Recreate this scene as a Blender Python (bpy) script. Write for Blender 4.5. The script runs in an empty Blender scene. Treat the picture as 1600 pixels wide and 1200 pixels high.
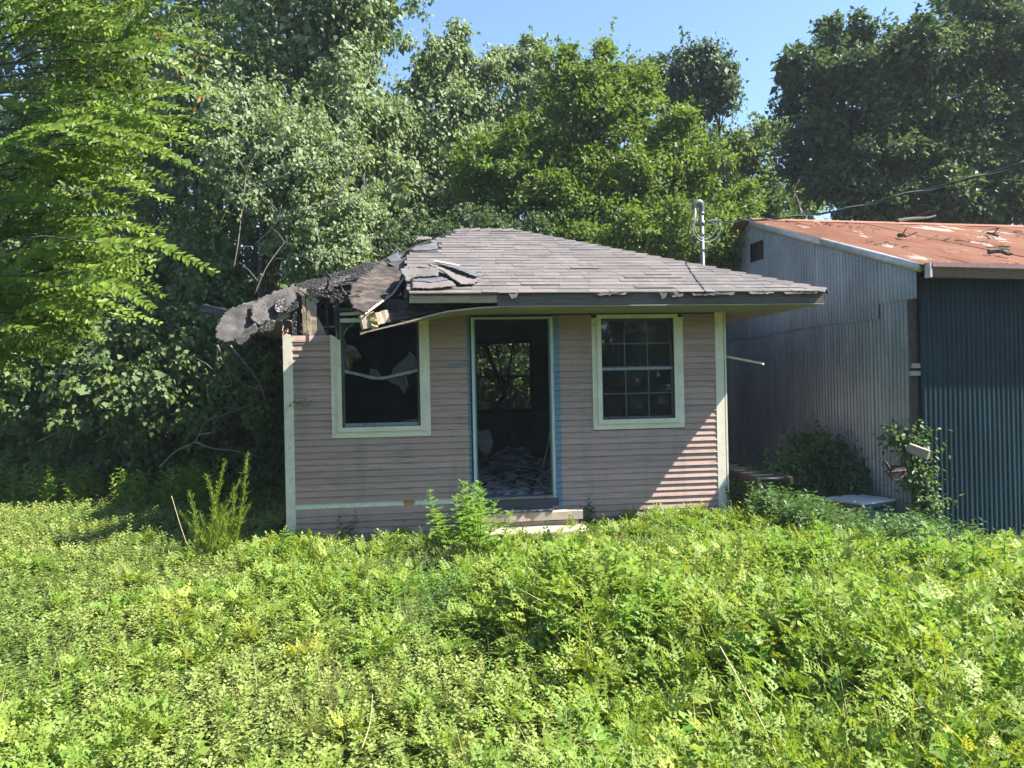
import bpy, bmesh, math, random
import numpy as np
from mathutils import Matrix, Vector

# ------------------------------------------------------------------ camera, sky, sun, exposure
sc = bpy.context.scene
COL = sc.collection
CAM = np.array([0.0, -8.9, 1.6])
FPX = 1209.0
YAW, PIT, ROL = math.radians(7.07), math.radians(0.2), math.radians(1.2)
_f = np.array([math.sin(YAW)*math.cos(PIT), math.cos(YAW)*math.cos(PIT), math.sin(PIT)])
_r0 = np.array([math.cos(YAW), -math.sin(YAW), 0.0]); _u0 = np.cross(_r0, _f)
_r = _r0*math.cos(ROL) - _u0*math.sin(ROL)
_u = _u0*math.cos(ROL) + _r0*math.sin(ROL)
cd = bpy.data.cameras.new('camera'); cam = bpy.data.objects.new('camera', cd); COL.objects.link(cam)
cd.sensor_width = 36.0; cd.lens = 36.0*FPX/1600.0; cd.clip_end = 2000.0; cd.clip_start = 0.05
M = Matrix.Identity(4)
for i in range(3):
    M[i][0] = _r[i]; M[i][1] = _u[i]; M[i][2] = -_f[i]; M[i][3] = CAM[i]
cam.matrix_world = M
sc.camera = cam

SUN_TO = np.array([1.0, -0.28, 1.21]); SUN_TO /= np.linalg.norm(SUN_TO)
elev = math.asin(SUN_TO[2]); azim = math.atan2(SUN_TO[0], SUN_TO[1])
wd = bpy.data.worlds.new('World'); sc.world = wd; wd.use_nodes = True
wn = wd.node_tree; bg = wn.nodes['Background']
sky = wn.nodes.new('ShaderNodeTexSky'); sky.sky_type = 'NISHITA'; sky.sun_disc = False
sky.sun_elevation = elev; sky.sun_rotation = azim
sky.air_density = 1.0; sky.dust_density = 0.2; sky.ozone_density = 4.0; sky.altitude = 50
wn.links.new(sky.outputs[0], bg.inputs[0]); bg.inputs[1].default_value = 0.085
sl = bpy.data.lights.new('sun', 'SUN'); so = bpy.data.objects.new('sun', sl); COL.objects.link(so)
sl.energy = 5.0; sl.angle = math.radians(0.53); sl.color = (1.0, 0.94, 0.84)
so.rotation_euler = Vector(-SUN_TO).to_track_quat('-Z', 'Y').to_euler()
so.location = (12, -6, 16)
sc.view_settings.view_transform = 'Standard'; sc.view_settings.look = 'None'
sc.view_settings.exposure = 1.88; sc.view_settings.gamma = 1.0; sc.view_settings.use_curve_mapping = False
sc.render.engine = 'CYCLES'
cy = sc.cycles
cy.max_bounces = 7; cy.diffuse_bounces = 4; cy.glossy_bounces = 3; cy.transmission_bounces = 4; cy.transparent_max_bounces = 12
cy.volume_bounces = 0; cy.volume_step_rate = 10.0
cy.sample_clamp_indirect = 4.0; cy.use_denoising = True; cy.caustics_reflective = False; cy.caustics_refractive = False

# ------------------------------------------------------------------ helpers
rnd = random.Random(7)
rng = np.random.default_rng(11)
XF = None        # optional local->world map used while building a rotated thing

def _ray(px, py):
    d = _f*FPX + _r*(px-800) + _u*(600-py)
    return d/np.linalg.norm(d)
def onY(px, py, Y):
    d = _ray(px, py); return CAM + d*((Y-CAM[1])/d[1])
def onX(px, py, X):
    d = _ray(px, py); return CAM + d*((X-CAM[0])/d[0])
def onZ(px, py, Z):
    d = _ray(px, py); return CAM + d*((Z-CAM[2])/d[2])
def atD(px, py, D):
    d = _ray(px, py); return CAM + d*(D/d.dot(_f))

def link(o, parent=None):
    COL.objects.link(o)
    if parent is not None:
        o.parent = parent
        if parent.type == 'EMPTY':
            o.matrix_parent_inverse = Matrix.Translation(-parent.location)
    return o
def tag(o, label=None, cat=None, group=None, kind=None):
    if label: o['label'] = label
    if cat: o['category'] = cat
    if group: o['group'] = group
    if kind: o['kind'] = kind
    return o
def thing(name, label, cat, loc, group=None):
    o = bpy.data.objects.new(name, None); COL.objects.link(o); o.location = Vector([float(v) for v in loc]); o.empty_display_size = 0.2
    return tag(o, label, cat, group)
def mobj(name, verts, faces, mat, parent=None, smooth=False):
    v = np.asarray(verts, dtype=float)
    if XF is not None: v = XF(v)
    me = bpy.data.meshes.new(name)
    me.from_pydata(v.tolist(), [], [tuple(int(i) for i in f) for f in faces]); me.update()
    if smooth:
        me.polygons.foreach_set('use_smooth', [True]*len(me.polygons))
    me.materials.append(mat)
    return link(bpy.data.objects.new(name, me), parent)

class MB:
    def __init__(s): s.v = []; s.f = []
    def add(s, verts, faces):
        o = len(s.v); s.v += [tuple(float(c) for c in p) for p in verts]; s.f += [tuple(int(i)+o for i in f) for f in faces]
    def box(s, x0, x1, y0, y1, z0, z1):
        s.add([(x0,y0,z0),(x1,y0,z0),(x1,y1,z0),(x0,y1,z0),(x0,y0,z1),(x1,y0,z1),(x1,y1,z1),(x0,y1,z1)],
              [(0,3,2,1),(4,5,6,7),(0,1,5,4),(1,2,6,5),(2,3,7,6),(3,0,4,7)])
    def tube(s, path, radii, n=6, cap=True):
        path = [np.array(p, float) for p in path]; rings = []
        ref = np.array([0.13, 0.31, 0.94])
        for i, p in enumerate(path):
            t = path[min(i+1, len(path)-1)] - path[max(i-1, 0)]; t = t/(np.linalg.norm(t)+1e-9)
            a = np.cross(t, ref)
            if np.linalg.norm(a) < 0.1: a = np.cross(t, np.array([1.0, 0.2, 0]))
            a /= np.linalg.norm(a); b = np.cross(t, a)
            rr = radii[i] if hasattr(radii, '__len__') else radii
            rings.append([p + (a*math.cos(2*math.pi*k/n) + b*math.sin(2*math.pi*k/n))*rr for k in range(n)])
        vs = [q for r_ in rings for q in r_]; fs = []
        for i in range(len(path)-1):
            for k in range(n):
                fs.append((i*n+k, i*n+(k+1) % n, (i+1)*n+(k+1) % n, (i+1)*n+k))
        if cap:
            fs.append(tuple(range(n-1, -1, -1))); m = (len(path)-1)*n; fs.append(tuple(range(m, m+n)))
        s.add(vs, fs)
    def beam(s, p, q, w, h, segs=1, rough=0.0, up=(0, 0, 1), R=rnd):
        p = np.array(p, float); q = np.array(q, float); t = (q-p)/np.linalg.norm(q-p)
        a = np.cross(t, np.array(up, float)); a /= np.linalg.norm(a); b = np.cross(a, t)
        vs = []; fs = []
        for i in range(segs+1):
            c = p + (q-p)*i/segs
            for sx, sy in ((-1,-1),(1,-1),(1,1),(-1,1)):
                vs.append(c + a*(sx*w/2 + R.uniform(-rough, rough)) + b*(sy*h/2 + R.uniform(-rough, rough)) + t*R.uniform(-rough, rough))
        for i in range(segs):
            for k in range(4): fs.append((i*4+k, i*4+(k+1) % 4, i*4+4+(k+1) % 4, i*4+4+k))
        fs.append((3,2,1,0)); m = segs*4; fs.append((m,m+1,m+2,m+3))
        s.add(vs, fs)
    def slab(s, pts, th, jag=0.0, R=rnd):
        """closed plate over a 3-D outline: fan of the outline, thickness along its mean normal"""
        P = [np.array(p, float) for p in pts]
        if jag:
            Q = []
            for i, p in enumerate(P):
                q = P[(i+1) % len(P)]; L = np.linalg.norm(q-p); m = max(1, int(L/(jag*3)))
                for k in range(m):
                    Q.append(p + (q-p)*k/m + (np.array([R.gauss(0,1) for _ in range(3)])*jag*0.45 if k else 0))
            P = Q
        c = sum(P)/len(P); n = np.zeros(3)
        for i in range(len(P)): n += np.cross(P[i]-c, P[(i+1) % len(P)]-c)
        n /= np.linalg.norm(n); k = len(P)
        vs = [p + n*th/2 for p in P] + [c + n*th/2] + [p - n*th/2 for p in P] + [c - n*th/2]
        fs = []
        for i in range(k):
            j = (i+1) % k
            fs += [(i, j, k), (k+1+j, k+1+i, 2*k+1), (i, k+1+i, k+1+j, j)]
        s.add(vs, fs)
    def build(s, name, mat, parent=None, smooth=False):
        return mobj(name, s.v, s.f, mat, parent, smooth)
def box(name, x0, x1, y0, y1, z0, z1, mat, parent=None):
    m = MB(); m.box(x0,x1,y0,y1,z0,z1); return m.build(name, mat, parent)
def beam(name, p, q, w, h, mat, parent=None, **k):
    m = MB(); m.beam(p,q,w,h,**k); return m.build(name, mat, parent)
def tube(name, path, radii, mat, parent=None, n=6):
    m = MB(); m.tube(path,radii,n); return m.build(name, mat, parent, True)
def slab(name, pts, th, mat, parent=None, jag=0.0):
    m = MB(); m.slab(pts, th, jag); return m.build(name, mat, parent)
def sheet(name, pts, th, mat, parent=None, cell=0.014, amp=0.010, freq=9.0, seed=1):
    """ragged rippled sheet over a 3-D outline (small cells, real thickness)"""
    P = np.array(pts, float); c = P.mean(0); U, S_, Vt = np.linalg.svd(P-c); e1, e2, n = Vt[0], Vt[1], Vt[2]
    if n[1] > 0: n = -n
    D = []
    for i in range(len(P)):
        a, b = P[i], P[(i+1) % len(P)]; D += [a+(b-a)*k/6 for k in range(6)]
    D = np.array(D)-c; d2 = np.stack([D@e1, D@e2], -1); dw = D@n
    lo = d2.min(0)-cell; hi = d2.max(0)+cell; nu, nv = int((hi[0]-lo[0])/cell)+2, int((hi[1]-lo[1])/cell)+2
    rg = np.random.default_rng(seed)
    gu, gv = np.meshgrid(lo[0]+cell*np.arange(nu), lo[1]+cell*np.arange(nv), indexing='ij')
    gu = gu+rg.uniform(-.33,.33,gu.shape)*cell; gv = gv+rg.uniform(-.33,.33,gv.shape)*cell
    cu = (gu[:-1,:-1]+gu[1:,1:])/2+0.8*cell*snoise(gu[:-1,:-1], gv[:-1,:-1], 60, seed+5); cv = (gv[:-1,:-1]+gv[1:,1:])/2+0.8*cell*snoise(gu[:-1,:-1], gv[:-1,:-1], 55, seed+6)
    ins = np.zeros(cu.shape, bool); m = len(d2)
    for i in range(m):
        x1, y1 = d2[i]; x2, y2 = d2[(i+1) % m]; k = ((y1 > cv) != (y2 > cv))
        ins ^= k & (cu < (x2-x1)*(cv-y1)/(y2-y1+1e-12)+x1)
    dist = ((gu[...,None]-d2[:,0])**2+(gv[...,None]-d2[:,1])**2)+1e-5; w = 1/dist**1.5; W = (w*dw).sum(-1)/w.sum(-1)
    W = W + amp*snoise(gu, gv, freq, seed) + amp*0.35*snoise(gu, gv, freq*3.3, seed+1)
    X = c+gu[...,None]*e1+gv[...,None]*e2+W[...,None]*n
    idx = -np.ones(gu.shape, int); V = []; F = []
    cells = np.argwhere(ins); cs = set(map(tuple, cells.tolist()))
    def vid(i, j):
        if idx[i,j] < 0: idx[i,j] = len(V); V.append(X[i,j]+n*th/2); V.append(X[i,j]-n*th/2)
        return idx[i,j]
    for i, j in cells:
        a, b, c_, d = vid(i,j), vid(i+1,j), vid(i+1,j+1), vid(i,j+1); F += [(a,b,c_,d), (a+1,d+1,c_+1,b+1)]
        for (di, dj), (p, q_) in (((0,-1),(a,b)), ((1,0),(b,c_)), ((0,1),(c_,d)), ((-1,0),(d,a))):
            if (i+di, j+dj) not in cs: F.append((p, p+1, q_+1, q_))
    return mobj(name, V, F, mat, parent, True)
def smoothpath(pts, n=8):
    pts = [np.array(p, float) for p in pts]; out = []
    for i in range(len(pts)-1):
        p0 = pts[max(i-1,0)]; p1 = pts[i]; p2 = pts[i+1]; p3 = pts[min(i+2,len(pts)-1)]
        for k in range(n):
            t = k/n
            out.append(0.5*((2*p1)+(-p0+p2)*t+(2*p0-5*p1+4*p2-p3)*t*t+(-p0+3*p1-3*p2+p3)*t**3))
    out.append(pts[-1]); return out

# big leaf meshes -------------------------------------------------------------
def tri_mesh(name, V, T, mat, parent=None, tint=None):
    V = np.ascontiguousarray(V, dtype=np.float32).reshape(-1, 3); T = np.ascontiguousarray(T, dtype=np.int32).reshape(-1, 3)
    me = bpy.data.meshes.new(name)
    me.vertices.add(len(V)); me.vertices.foreach_set('co', V.ravel())
    me.loops.add(len(T)*3); me.loops.foreach_set('vertex_index', T.ravel())
    me.polygons.add(len(T)); me.polygons.foreach_set('loop_start', np.arange(0, len(T)*3, 3, dtype=np.int32))
    me.update(calc_edges=True)
    if tint is not None:
        at = me.attributes.new('tint', 'FLOAT', 'POINT'); at.data.foreach_set('value', np.ascontiguousarray(tint, dtype=np.float32))
    for m in (mat if isinstance(mat, (list, tuple)) else [mat]): me.materials.append(m)
    return link(bpy.data.objects.new(name, me), parent)
def unit(a): return a/(np.linalg.norm(a, axis=-1, keepdims=True)+1e-9)
def frames(axis, nrm):
    y = unit(axis); x = unit(np.cross(y, nrm)); z = np.cross(x, y)
    return np.stack([x, y, z], axis=-1)          # columns
def stamp(tv, tf, P, R, S):
    """copies of a template at points P with frames R and sizes S"""
    tv = np.asarray(tv, float); tf = np.asarray(tf, int); N = len(P)
    V = np.einsum('nij,vj->nvi', R, tv)*np.asarray(S).reshape(N,1,1) + P[:,None,:]
    T = tf[None] + (np.arange(N)*len(tv))[:,None,None]
    return V.reshape(-1,3), T.reshape(-1,3)
def merge(parts):
    Vs, Ts, Ks = [], [], []; o = 0
    for V, T, k in parts:
        Vs.append(V); Ts.append(T+o); Ks.append(k); o += len(V)
    return np.concatenate(Vs), np.concatenate(Ts), np.concatenate(Ks)
LEAF_V = [(0,0,0), (-0.30,0.42,0.06), (0,1,-0.10), (0.30,0.42,0.06)]; LEAF_F = [(0,3,2),(0,2,1)]
LEAF6_V = [(0,0,0), (-0.24,0.25,0.05), (-0.22,0.65,0.04), (0,1,-0.08), (0.22,0.65,0.04), (0.24,0.25,0.05)]
LEAF6_F = [(0,5,4),(0,4,3),(0,3,2),(0,2,1)]
WIDE_V = [(0,0,0), (-0.42,0.30,0.06), (0,1,-0.12), (0.42,0.30,0.06)]
def rand_unit(n): return unit(rng.normal(size=(n,3)))
def snoise(x, y, k=1.0, seed=0):
    r_ = np.random.default_rng(seed); v = 0
    for i in range(6):
        a = r_.uniform(0, 2*math.pi); f = k*r_.uniform(0.5, 1.9); v = v + np.sin((x*math.cos(a)+y*math.sin(a))*f + r_.uniform(0, 6.28))
    return v/6*1.6

# ------------------------------------------------------------------ materials
class NT:
    def __init__(s, name):
        s.m = bpy.data.materials.new(name); s.m.use_nodes = True; s.t = s.m.node_tree; s.t.nodes.clear()
        s.out = s.t.nodes.new('ShaderNodeOutputMaterial')
    def n(s, typ, ins=None, **props):
        nd = s.t.nodes.new('ShaderNode'+typ)
        for k, v in props.items(): setattr(nd, k, v)
        for k, v in (ins or {}).items():
            sk = nd.inputs[k]
            if isinstance(v, bpy.types.NodeSocket): s.t.links.new(v, sk)
            elif isinstance(v, bpy.types.Node): s.t.links.new(v.outputs[0], sk)
            else:
                if sk.type == 'RGBA' and len(v) == 3: v = (*v, 1)
                sk.default_value = v
        return nd
    def coord(s, scale=(1,1,1), kind='Object'):
        tc = s.n('TexCoord'); return s.n('Mapping', {'Vector': tc.outputs[kind], 'Scale': scale})
    def noise(s, vec, scale, detail=5, rough=0.55, dist=0.0):
        return s.n('TexNoise', {'Vector': vec, 'Scale': scale, 'Detail': detail, 'Roughness': rough, 'Distortion': dist}).outputs['Fac']
    def ramp(s, fac, stops):
        nd = s.n('ValToRGB', {'Fac': fac}); e = nd.color_ramp.elements
        while len(e) < len(stops): e.new(0.5)
        for i, (p, c) in enumerate(stops):
            e[i].position = p; e[i].color = (*c, 1) if hasattr(c, '__len__') else (c, c, c, 1)
        return nd.outputs[0]
    def mix(s, fac, a, b, mode='MIX'):
        nd = s.n('Mix', data_type='RGBA', blend_type=mode)
        for k, v in ((0, fac), (6, a), (7, b)):
            if isinstance(v, bpy.types.NodeSocket): s.t.links.new(v, nd.inputs[k])
            else: nd.inputs[k].default_value = v if k == 0 else (*v[:3], 1)
        return nd.outputs[2]
    def math(s, op, a, b=0.0):
        nd = s.n('Math', operation=op)
        for k, v in ((0, a), (1, b)):
            if isinstance(v, bpy.types.NodeSocket): s.t.links.new(v, nd.inputs[k])
            else: nd.inputs[k].default_value = v
        return nd.outputs[0]
    def bump(s, h, strength=0.3, dist=0.01):
        return s.n('Bump', {'Height': h, 'Strength': strength, 'Distance': dist}).outputs[0]
    def vary(s, col, amt=0.12, fac=None):
        """a little lighter or darker from object to object"""
        f = fac if fac is not None else s.n('ObjectInfo').outputs['Random']
        g = s.n('MapRange', {'Value': f, 'To Min': 1-amt, 'To Max': 1+amt}).outputs[0]
        return s.mix(1.0, col, s.n('CombineColor', {'Red': g, 'Green': g, 'Blue': g}).outputs[0], 'MULTIPLY')
    def principled(s, col, rough=0.7, normal=None, metal=0.0, spec=0.4):
        ins = {'Base Color': col, 'Roughness': rough, 'Metallic': metal, 'Specular IOR Level': spec}
        if normal is not None: ins['Normal'] = normal
        return s.done(s.n('BsdfPrincipled', ins))
    def done(s, sh):
        s.t.links.new(sh.outputs[0], s.out.inputs['Surface']); return s.m

def mat_siding():
    t = NT('siding_paint'); c = t.coord(); st = t.coord((1.3, 1, 22))
    w = t.noise(st, 2.2, 8, 0.62); fine = t.noise(t.coord((4, 4, 90)), 3, 6); big = t.noise(c, 0.9, 4)
    col = t.ramp(big, [(0.3, (0.36, 0.238, 0.202)), (0.7, (0.425, 0.286, 0.243))])
    col = t.mix(t.ramp(w, [(0.53, 0.0), (0.66, 0.9)]), col, (0.20, 0.155, 0.138))
    spots = t.noise(t.coord((1, 1, 1.6)), 26, 3)
    col = t.mix(t.ramp(spots, [(0.70, 0.0), (0.74, 0.9)]), col, (0.13, 0.10, 0.09))
    mil = t.noise(t.coord((2.5, 1, 0.5)), 1.7, 7, 0.65); col = t.mix(t.ramp(mil, [(0.52, 0.0), (0.75, 0.55)]), col, (0.17, 0.155, 0.135))
    # old blue paint left bare beside the door where the casings were
    sx = t.n('SeparateXYZ', {'Vector': c.outputs[0]}); x = sx.outputs['X']; z = sx.outputs['Z']
    wob = t.math('MULTIPLY', t.math('SUBTRACT', t.noise(t.coord((0.2, 1, 9)), 3, 4), 0.5), 0.05)
    xx = t.math('ADD', x, wob)
    right = t.math('MULTIPLY', t.math('LESS_THAN', xx, 1.668), t.math('GREATER_THAN', x, 1.40))
    left = t.math('MULTIPLY', t.math('GREATER_THAN', xx, 0.585), t.math('LESS_THAN', x, 0.9))
    dab = t.math('MULTIPLY', t.math('MULTIPLY', t.math('GREATER_THAN', x, 0.37), t.math('LESS_THAN', x, 0.60)),
                 t.math('LESS_THAN', t.math('ABSOLUTE', t.math('SUBTRACT', z, t.math('ADD', 1.868, t.math('MULTIPLY', wob, 0.2)))), 0.011))
    blue = t.math('MAXIMUM', t.math('MAXIMUM', right, left), dab)
    bl = t.ramp(fine, [(0.3, (0.10, 0.18, 0.235)), (0.7, (0.155, 0.25, 0.31))])
    col = t.mix(blue, col, bl)
    col = t.vary(col, 0.10)
    return t.principled(col, 0.72, t.bump(t.math('ADD', w, t.math('MULTIPLY', fine, 0.6)), 0.35, 0.004), spec=0.3)
def mat_simple(name, c1, c2, scale=6, rough=0.7, stretch=(1,1,1), bump=0.2, vary=0.08, metal=0.0, spec=0.35, spots=None, dist=0.004):
    t = NT(name); n1 = t.noise(t.coord(stretch), scale, 7, 0.6)
    col = t.ramp(n1, [(0.32, c1), (0.68, c2)])
    if spots:
        col = t.mix(t.ramp(t.noise(t.coord(stretch), scale*4.3, 4), [(0.63, 0.0), (0.70, 1.0)]), col, spots)
    if vary: col = t.vary(col, vary)
    return t.principled(col, rough, t.bump(t.noise(t.coord(stretch), scale*3, 6), bump, dist), metal, spec)
def mat_wood(name, c1, c2, stretch=(1.2, 14, 14), scale=3.0, rough=0.8, vary=0.1, knots=True):
    t = NT(name); st = t.coord(stretch)
    a = t.noise(st, scale, 8, 0.65, 0.8); g = t.n('TexWave', {'Vector': st, 'Scale': 1.3, 'Distortion': 7.0, 'Detail': 4, 'Detail Scale': 1.2}, bands_direction='Z').outputs['Fac']
    f = t.math('ADD', t.math('MULTIPLY', a, 0.86), t.math('MULTIPLY', g, 0.14))
    col = t.ramp(f, [(0.25, c1), (0.75, c2)])
    if vary: col = t.vary(col, vary)
    return t.principled(col, rough, t.bump(f, 0.5, 0.006), spec=0.25)
def mat_char(name='charred_wood', ash=0.5, pale=(0.11, 0.10, 0.095)):
    t = NT(name); c = t.coord()
    v = t.n('TexVoronoi', {'Vector': c, 'Scale': 26.0}, feature='DISTANCE_TO_EDGE').outputs['Distance']
    n1 = t.noise(c, 5, 7, 0.65)
    col = t.ramp(n1, [(0.35, (0.010, 0.010, 0.011)), (0.62, (0.026, 0.025, 0.025)), (0.80, pale)])
    crack = t.ramp(v, [(0.0, 0.0), (0.12, 1.0)])
    return t.principled(t.mix(crack, (0.004, 0.004, 0.004), col), t.ramp(n1, [(0.3, 0.35), (0.7, 0.8)]), t.bump(crack, 0.9, 0.012), spec=0.5)
def mat_shingle(name, c1, c2, c3, amt=0.22, crack=0.0):
    t = NT(name); c = t.coord(); r_ = t.n('ObjectInfo').outputs['Random']
    col = t.ramp(r_, [(0.0, c1), (0.5, c2), (1.0, c3)])
    gran = t.noise(c, 260, 2); st = t.noise(c, 2.3, 6, 0.6)
    col = t.mix(t.ramp(st, [(0.45, 0.0), (0.66, 0.75)]), col, (0.085, 0.081, 0.083))
    col = t.mix(t.ramp(t.noise(c, 7, 6, 0.65), [(0.58, 0.0), (0.7, 0.5)]), col, (0.215, 0.198, 0.194))
    if crack:
        wv = t.n('VectorMath', {0: t.coord((1, 1, 1.3)).outputs[0], 1: t.n('TexNoise', {'Vector': c, 'Scale': 3.0, 'Detail': 4}).outputs['Color']}, operation='ADD').outputs[0]
        v = t.n('TexVoronoi', {'Vector': wv, 'Scale': crack}, feature='DISTANCE_TO_EDGE').outputs['Distance']
        col = t.mix(t.ramp(v, [(0.0, 0.7), (0.022, 0.0)]), col, (0.012, 0.012, 0.012))
        col = t.mix(t.ramp(t.noise(c, 6, 7, 0.7), [(0.5, 0.0), (0.68, 0.8)]), col, (0.03, 0.028, 0.028))
    col = t.vary(col, 0.28, gran)
    col = t.vary(col, amt)
    return t.principled(col, 0.9, t.bump(gran, 0.5, 0.004), spec=0.25)
def mat_scorch():
    t = NT('scorched_ply'); c = t.coord((1.0, 1.0, 1.0))
    w = t.n('TexWave', {'Vector': t.coord((1.5, 1, 1)), 'Scale': 5.0, 'Distortion': 9.0, 'Detail': 3, 'Detail Scale': 0.7}, wave_type='RINGS').outputs['Fac']
    n1 = t.noise(c, 3.2, 7, 0.62); fine = t.noise(c, 40, 5)
    col = t.mix(t.ramp(w, [(0.2, 0.0), (0.9, 1.0)]), (0.055, 0.042, 0.036), (0.105, 0.082, 0.068))
    col = t.mix(t.ramp(n1, [(0.38, 1.0), (0.60, 0.0)]), col, (0.014, 0.013, 0.013))
    col = t.vary(col, 0.4, fine)
    return t.principled(col, 0.8, t.bump(t.math('ADD', w, fine), 0.4, 0.004), spec=0.3)
def mat_metal_sheet(name, c1, c2, streak, rough=0.48, metal=0.45, rust=None, vary=0.10, spec=0.4):
    t = NT(name); c = t.coord()
    spang = t.n('TexVoronoi', {'Vector': t.coord((1, 1, 1)), 'Scale': 55.0}).outputs['Color']
    sp = t.n('SeparateColor', {'Color': spang}).outputs[0]
    s1 = t.noise(t.coord((9, 9, 0.35)), 2.0, 7, 0.6)
    col = t.ramp(s1, [(0.3, c1), (0.62, c2), (0.78, streak)])
    col = t.vary(col, 0.16, sp)
    col = t.mix(t.ramp(t.noise(t.coord((1.2, 1.2, 0.5)), 1.3, 5, 0.6), [(0.45, 0.0), (0.7, 0.7)]), col, streak)
    if rust: col = t.mix(t.ramp(t.noise(c, 3.2, 7, 0.66), [(0.60, 0.0), (0.72, 0.8)]), col, rust)
    col = t.vary(col, vary)
    return t.principled(col, t.ramp(s1, [(0.3, rough-0.08), (0.7, rough+0.14)]), t.bump(t.math('ADD', t.noise(c, 14, 5), t.math('MULTIPLY', t.noise(c, 2.2, 3), 3.0)), 0.25, 0.012), metal, spec)
def mat_rust_roof():
    t = NT('rusted_roof_metal'); c = t.coord(); st = t.coord((5.0, 0.8, 0.8))
    a = t.noise(st, 2.4, 8, 0.65); b = t.noise(c, 1.1, 5)
    col = t.ramp(a, [(0.25, (0.115, 0.042, 0.024)), (0.5, (0.175, 0.068, 0.034)), (0.72, (0.25, 0.10, 0.06))])
    col = t.mix(t.ramp(b, [(0.42, 0.0), (0.68, 0.7)]), col, (0.25, 0.122, 0.078))
    w = t.noise(t.coord((1.6, 0.9, 0.9)), 1.5, 6, 0.6)
    col = t.mix(t.ramp(w, [(0.60, 0.0), (0.65, 0.8)]), col, (0.42, 0.37, 0.31))
    dirt = t.noise(c, 9, 8, 0.7)
    col = t.mix(t.ramp(dirt, [(0.60, 0.0), (0.68, 0.7)]), col, (0.12, 0.08, 0.055))
    return t.principled(t.vary(col, 0.12), 0.75, t.bump(dirt, 0.3, 0.004), 0.1, 0.3)
def mat_leaf(name, stops, trans=0.38, gloss=0.45, rough=0.42, tint=None, tw=(1.25, 1.2, 0.55)):
    """stops: colours along the random leaf-to-leaf value; tint: colour reached where the mesh attribute is 1"""
    t = NT(name); g = t.n('NewGeometry'); r_ = g.outputs['Random Per Island']
    k = len(stops); col = t.ramp(r_, [(i/(k-1), c_) for i, c_ in enumerate(stops)])
    if tint is not None:
        at = t.n('Attribute', attribute_name='tint').outputs['Fac']; col = t.mix(at, col, tint)
    p = t.n('BsdfPrincipled', {'Base Color': col, 'Roughness': rough, 'Specular IOR Level': gloss})
    tr = t.n('BsdfTranslucent', {'Color': t.mix(1.0, col, tw, 'MULTIPLY')})
    return t.done(t.n('MixShader', {0: trans, 1: p, 2: tr}))
def mat_glass(name, tint=(0.72, 0.78, 0.76), dirt=0.05, rough=0.03):
    t = NT(name); fr = t.n('Fresnel', {'IOR': 1.5}); gl = t.n('BsdfGlossy', {'Color': (0.95, 0.97, 1.0), 'Roughness': rough})
    tp = t.n('BsdfTransparent', {'Color': tint}); mx = t.n('MixShader', {0: t.math('ADD', t.math('MULTIPLY', fr.outputs[0], 1.5), 0.02), 1: tp, 2: gl})
    df = t.n('BsdfDiffuse', {'Color': (0.085, 0.10, 0.10)})
    f = t.ramp(t.noise(t.coord((1, 1, 1)), 7, 7, 0.7), [(0.35, dirt*0.3), (0.75, min(1, dirt*2.2))])
    return t.done(t.n('MixShader', {0: f, 1: mx, 2: df}))

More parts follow.
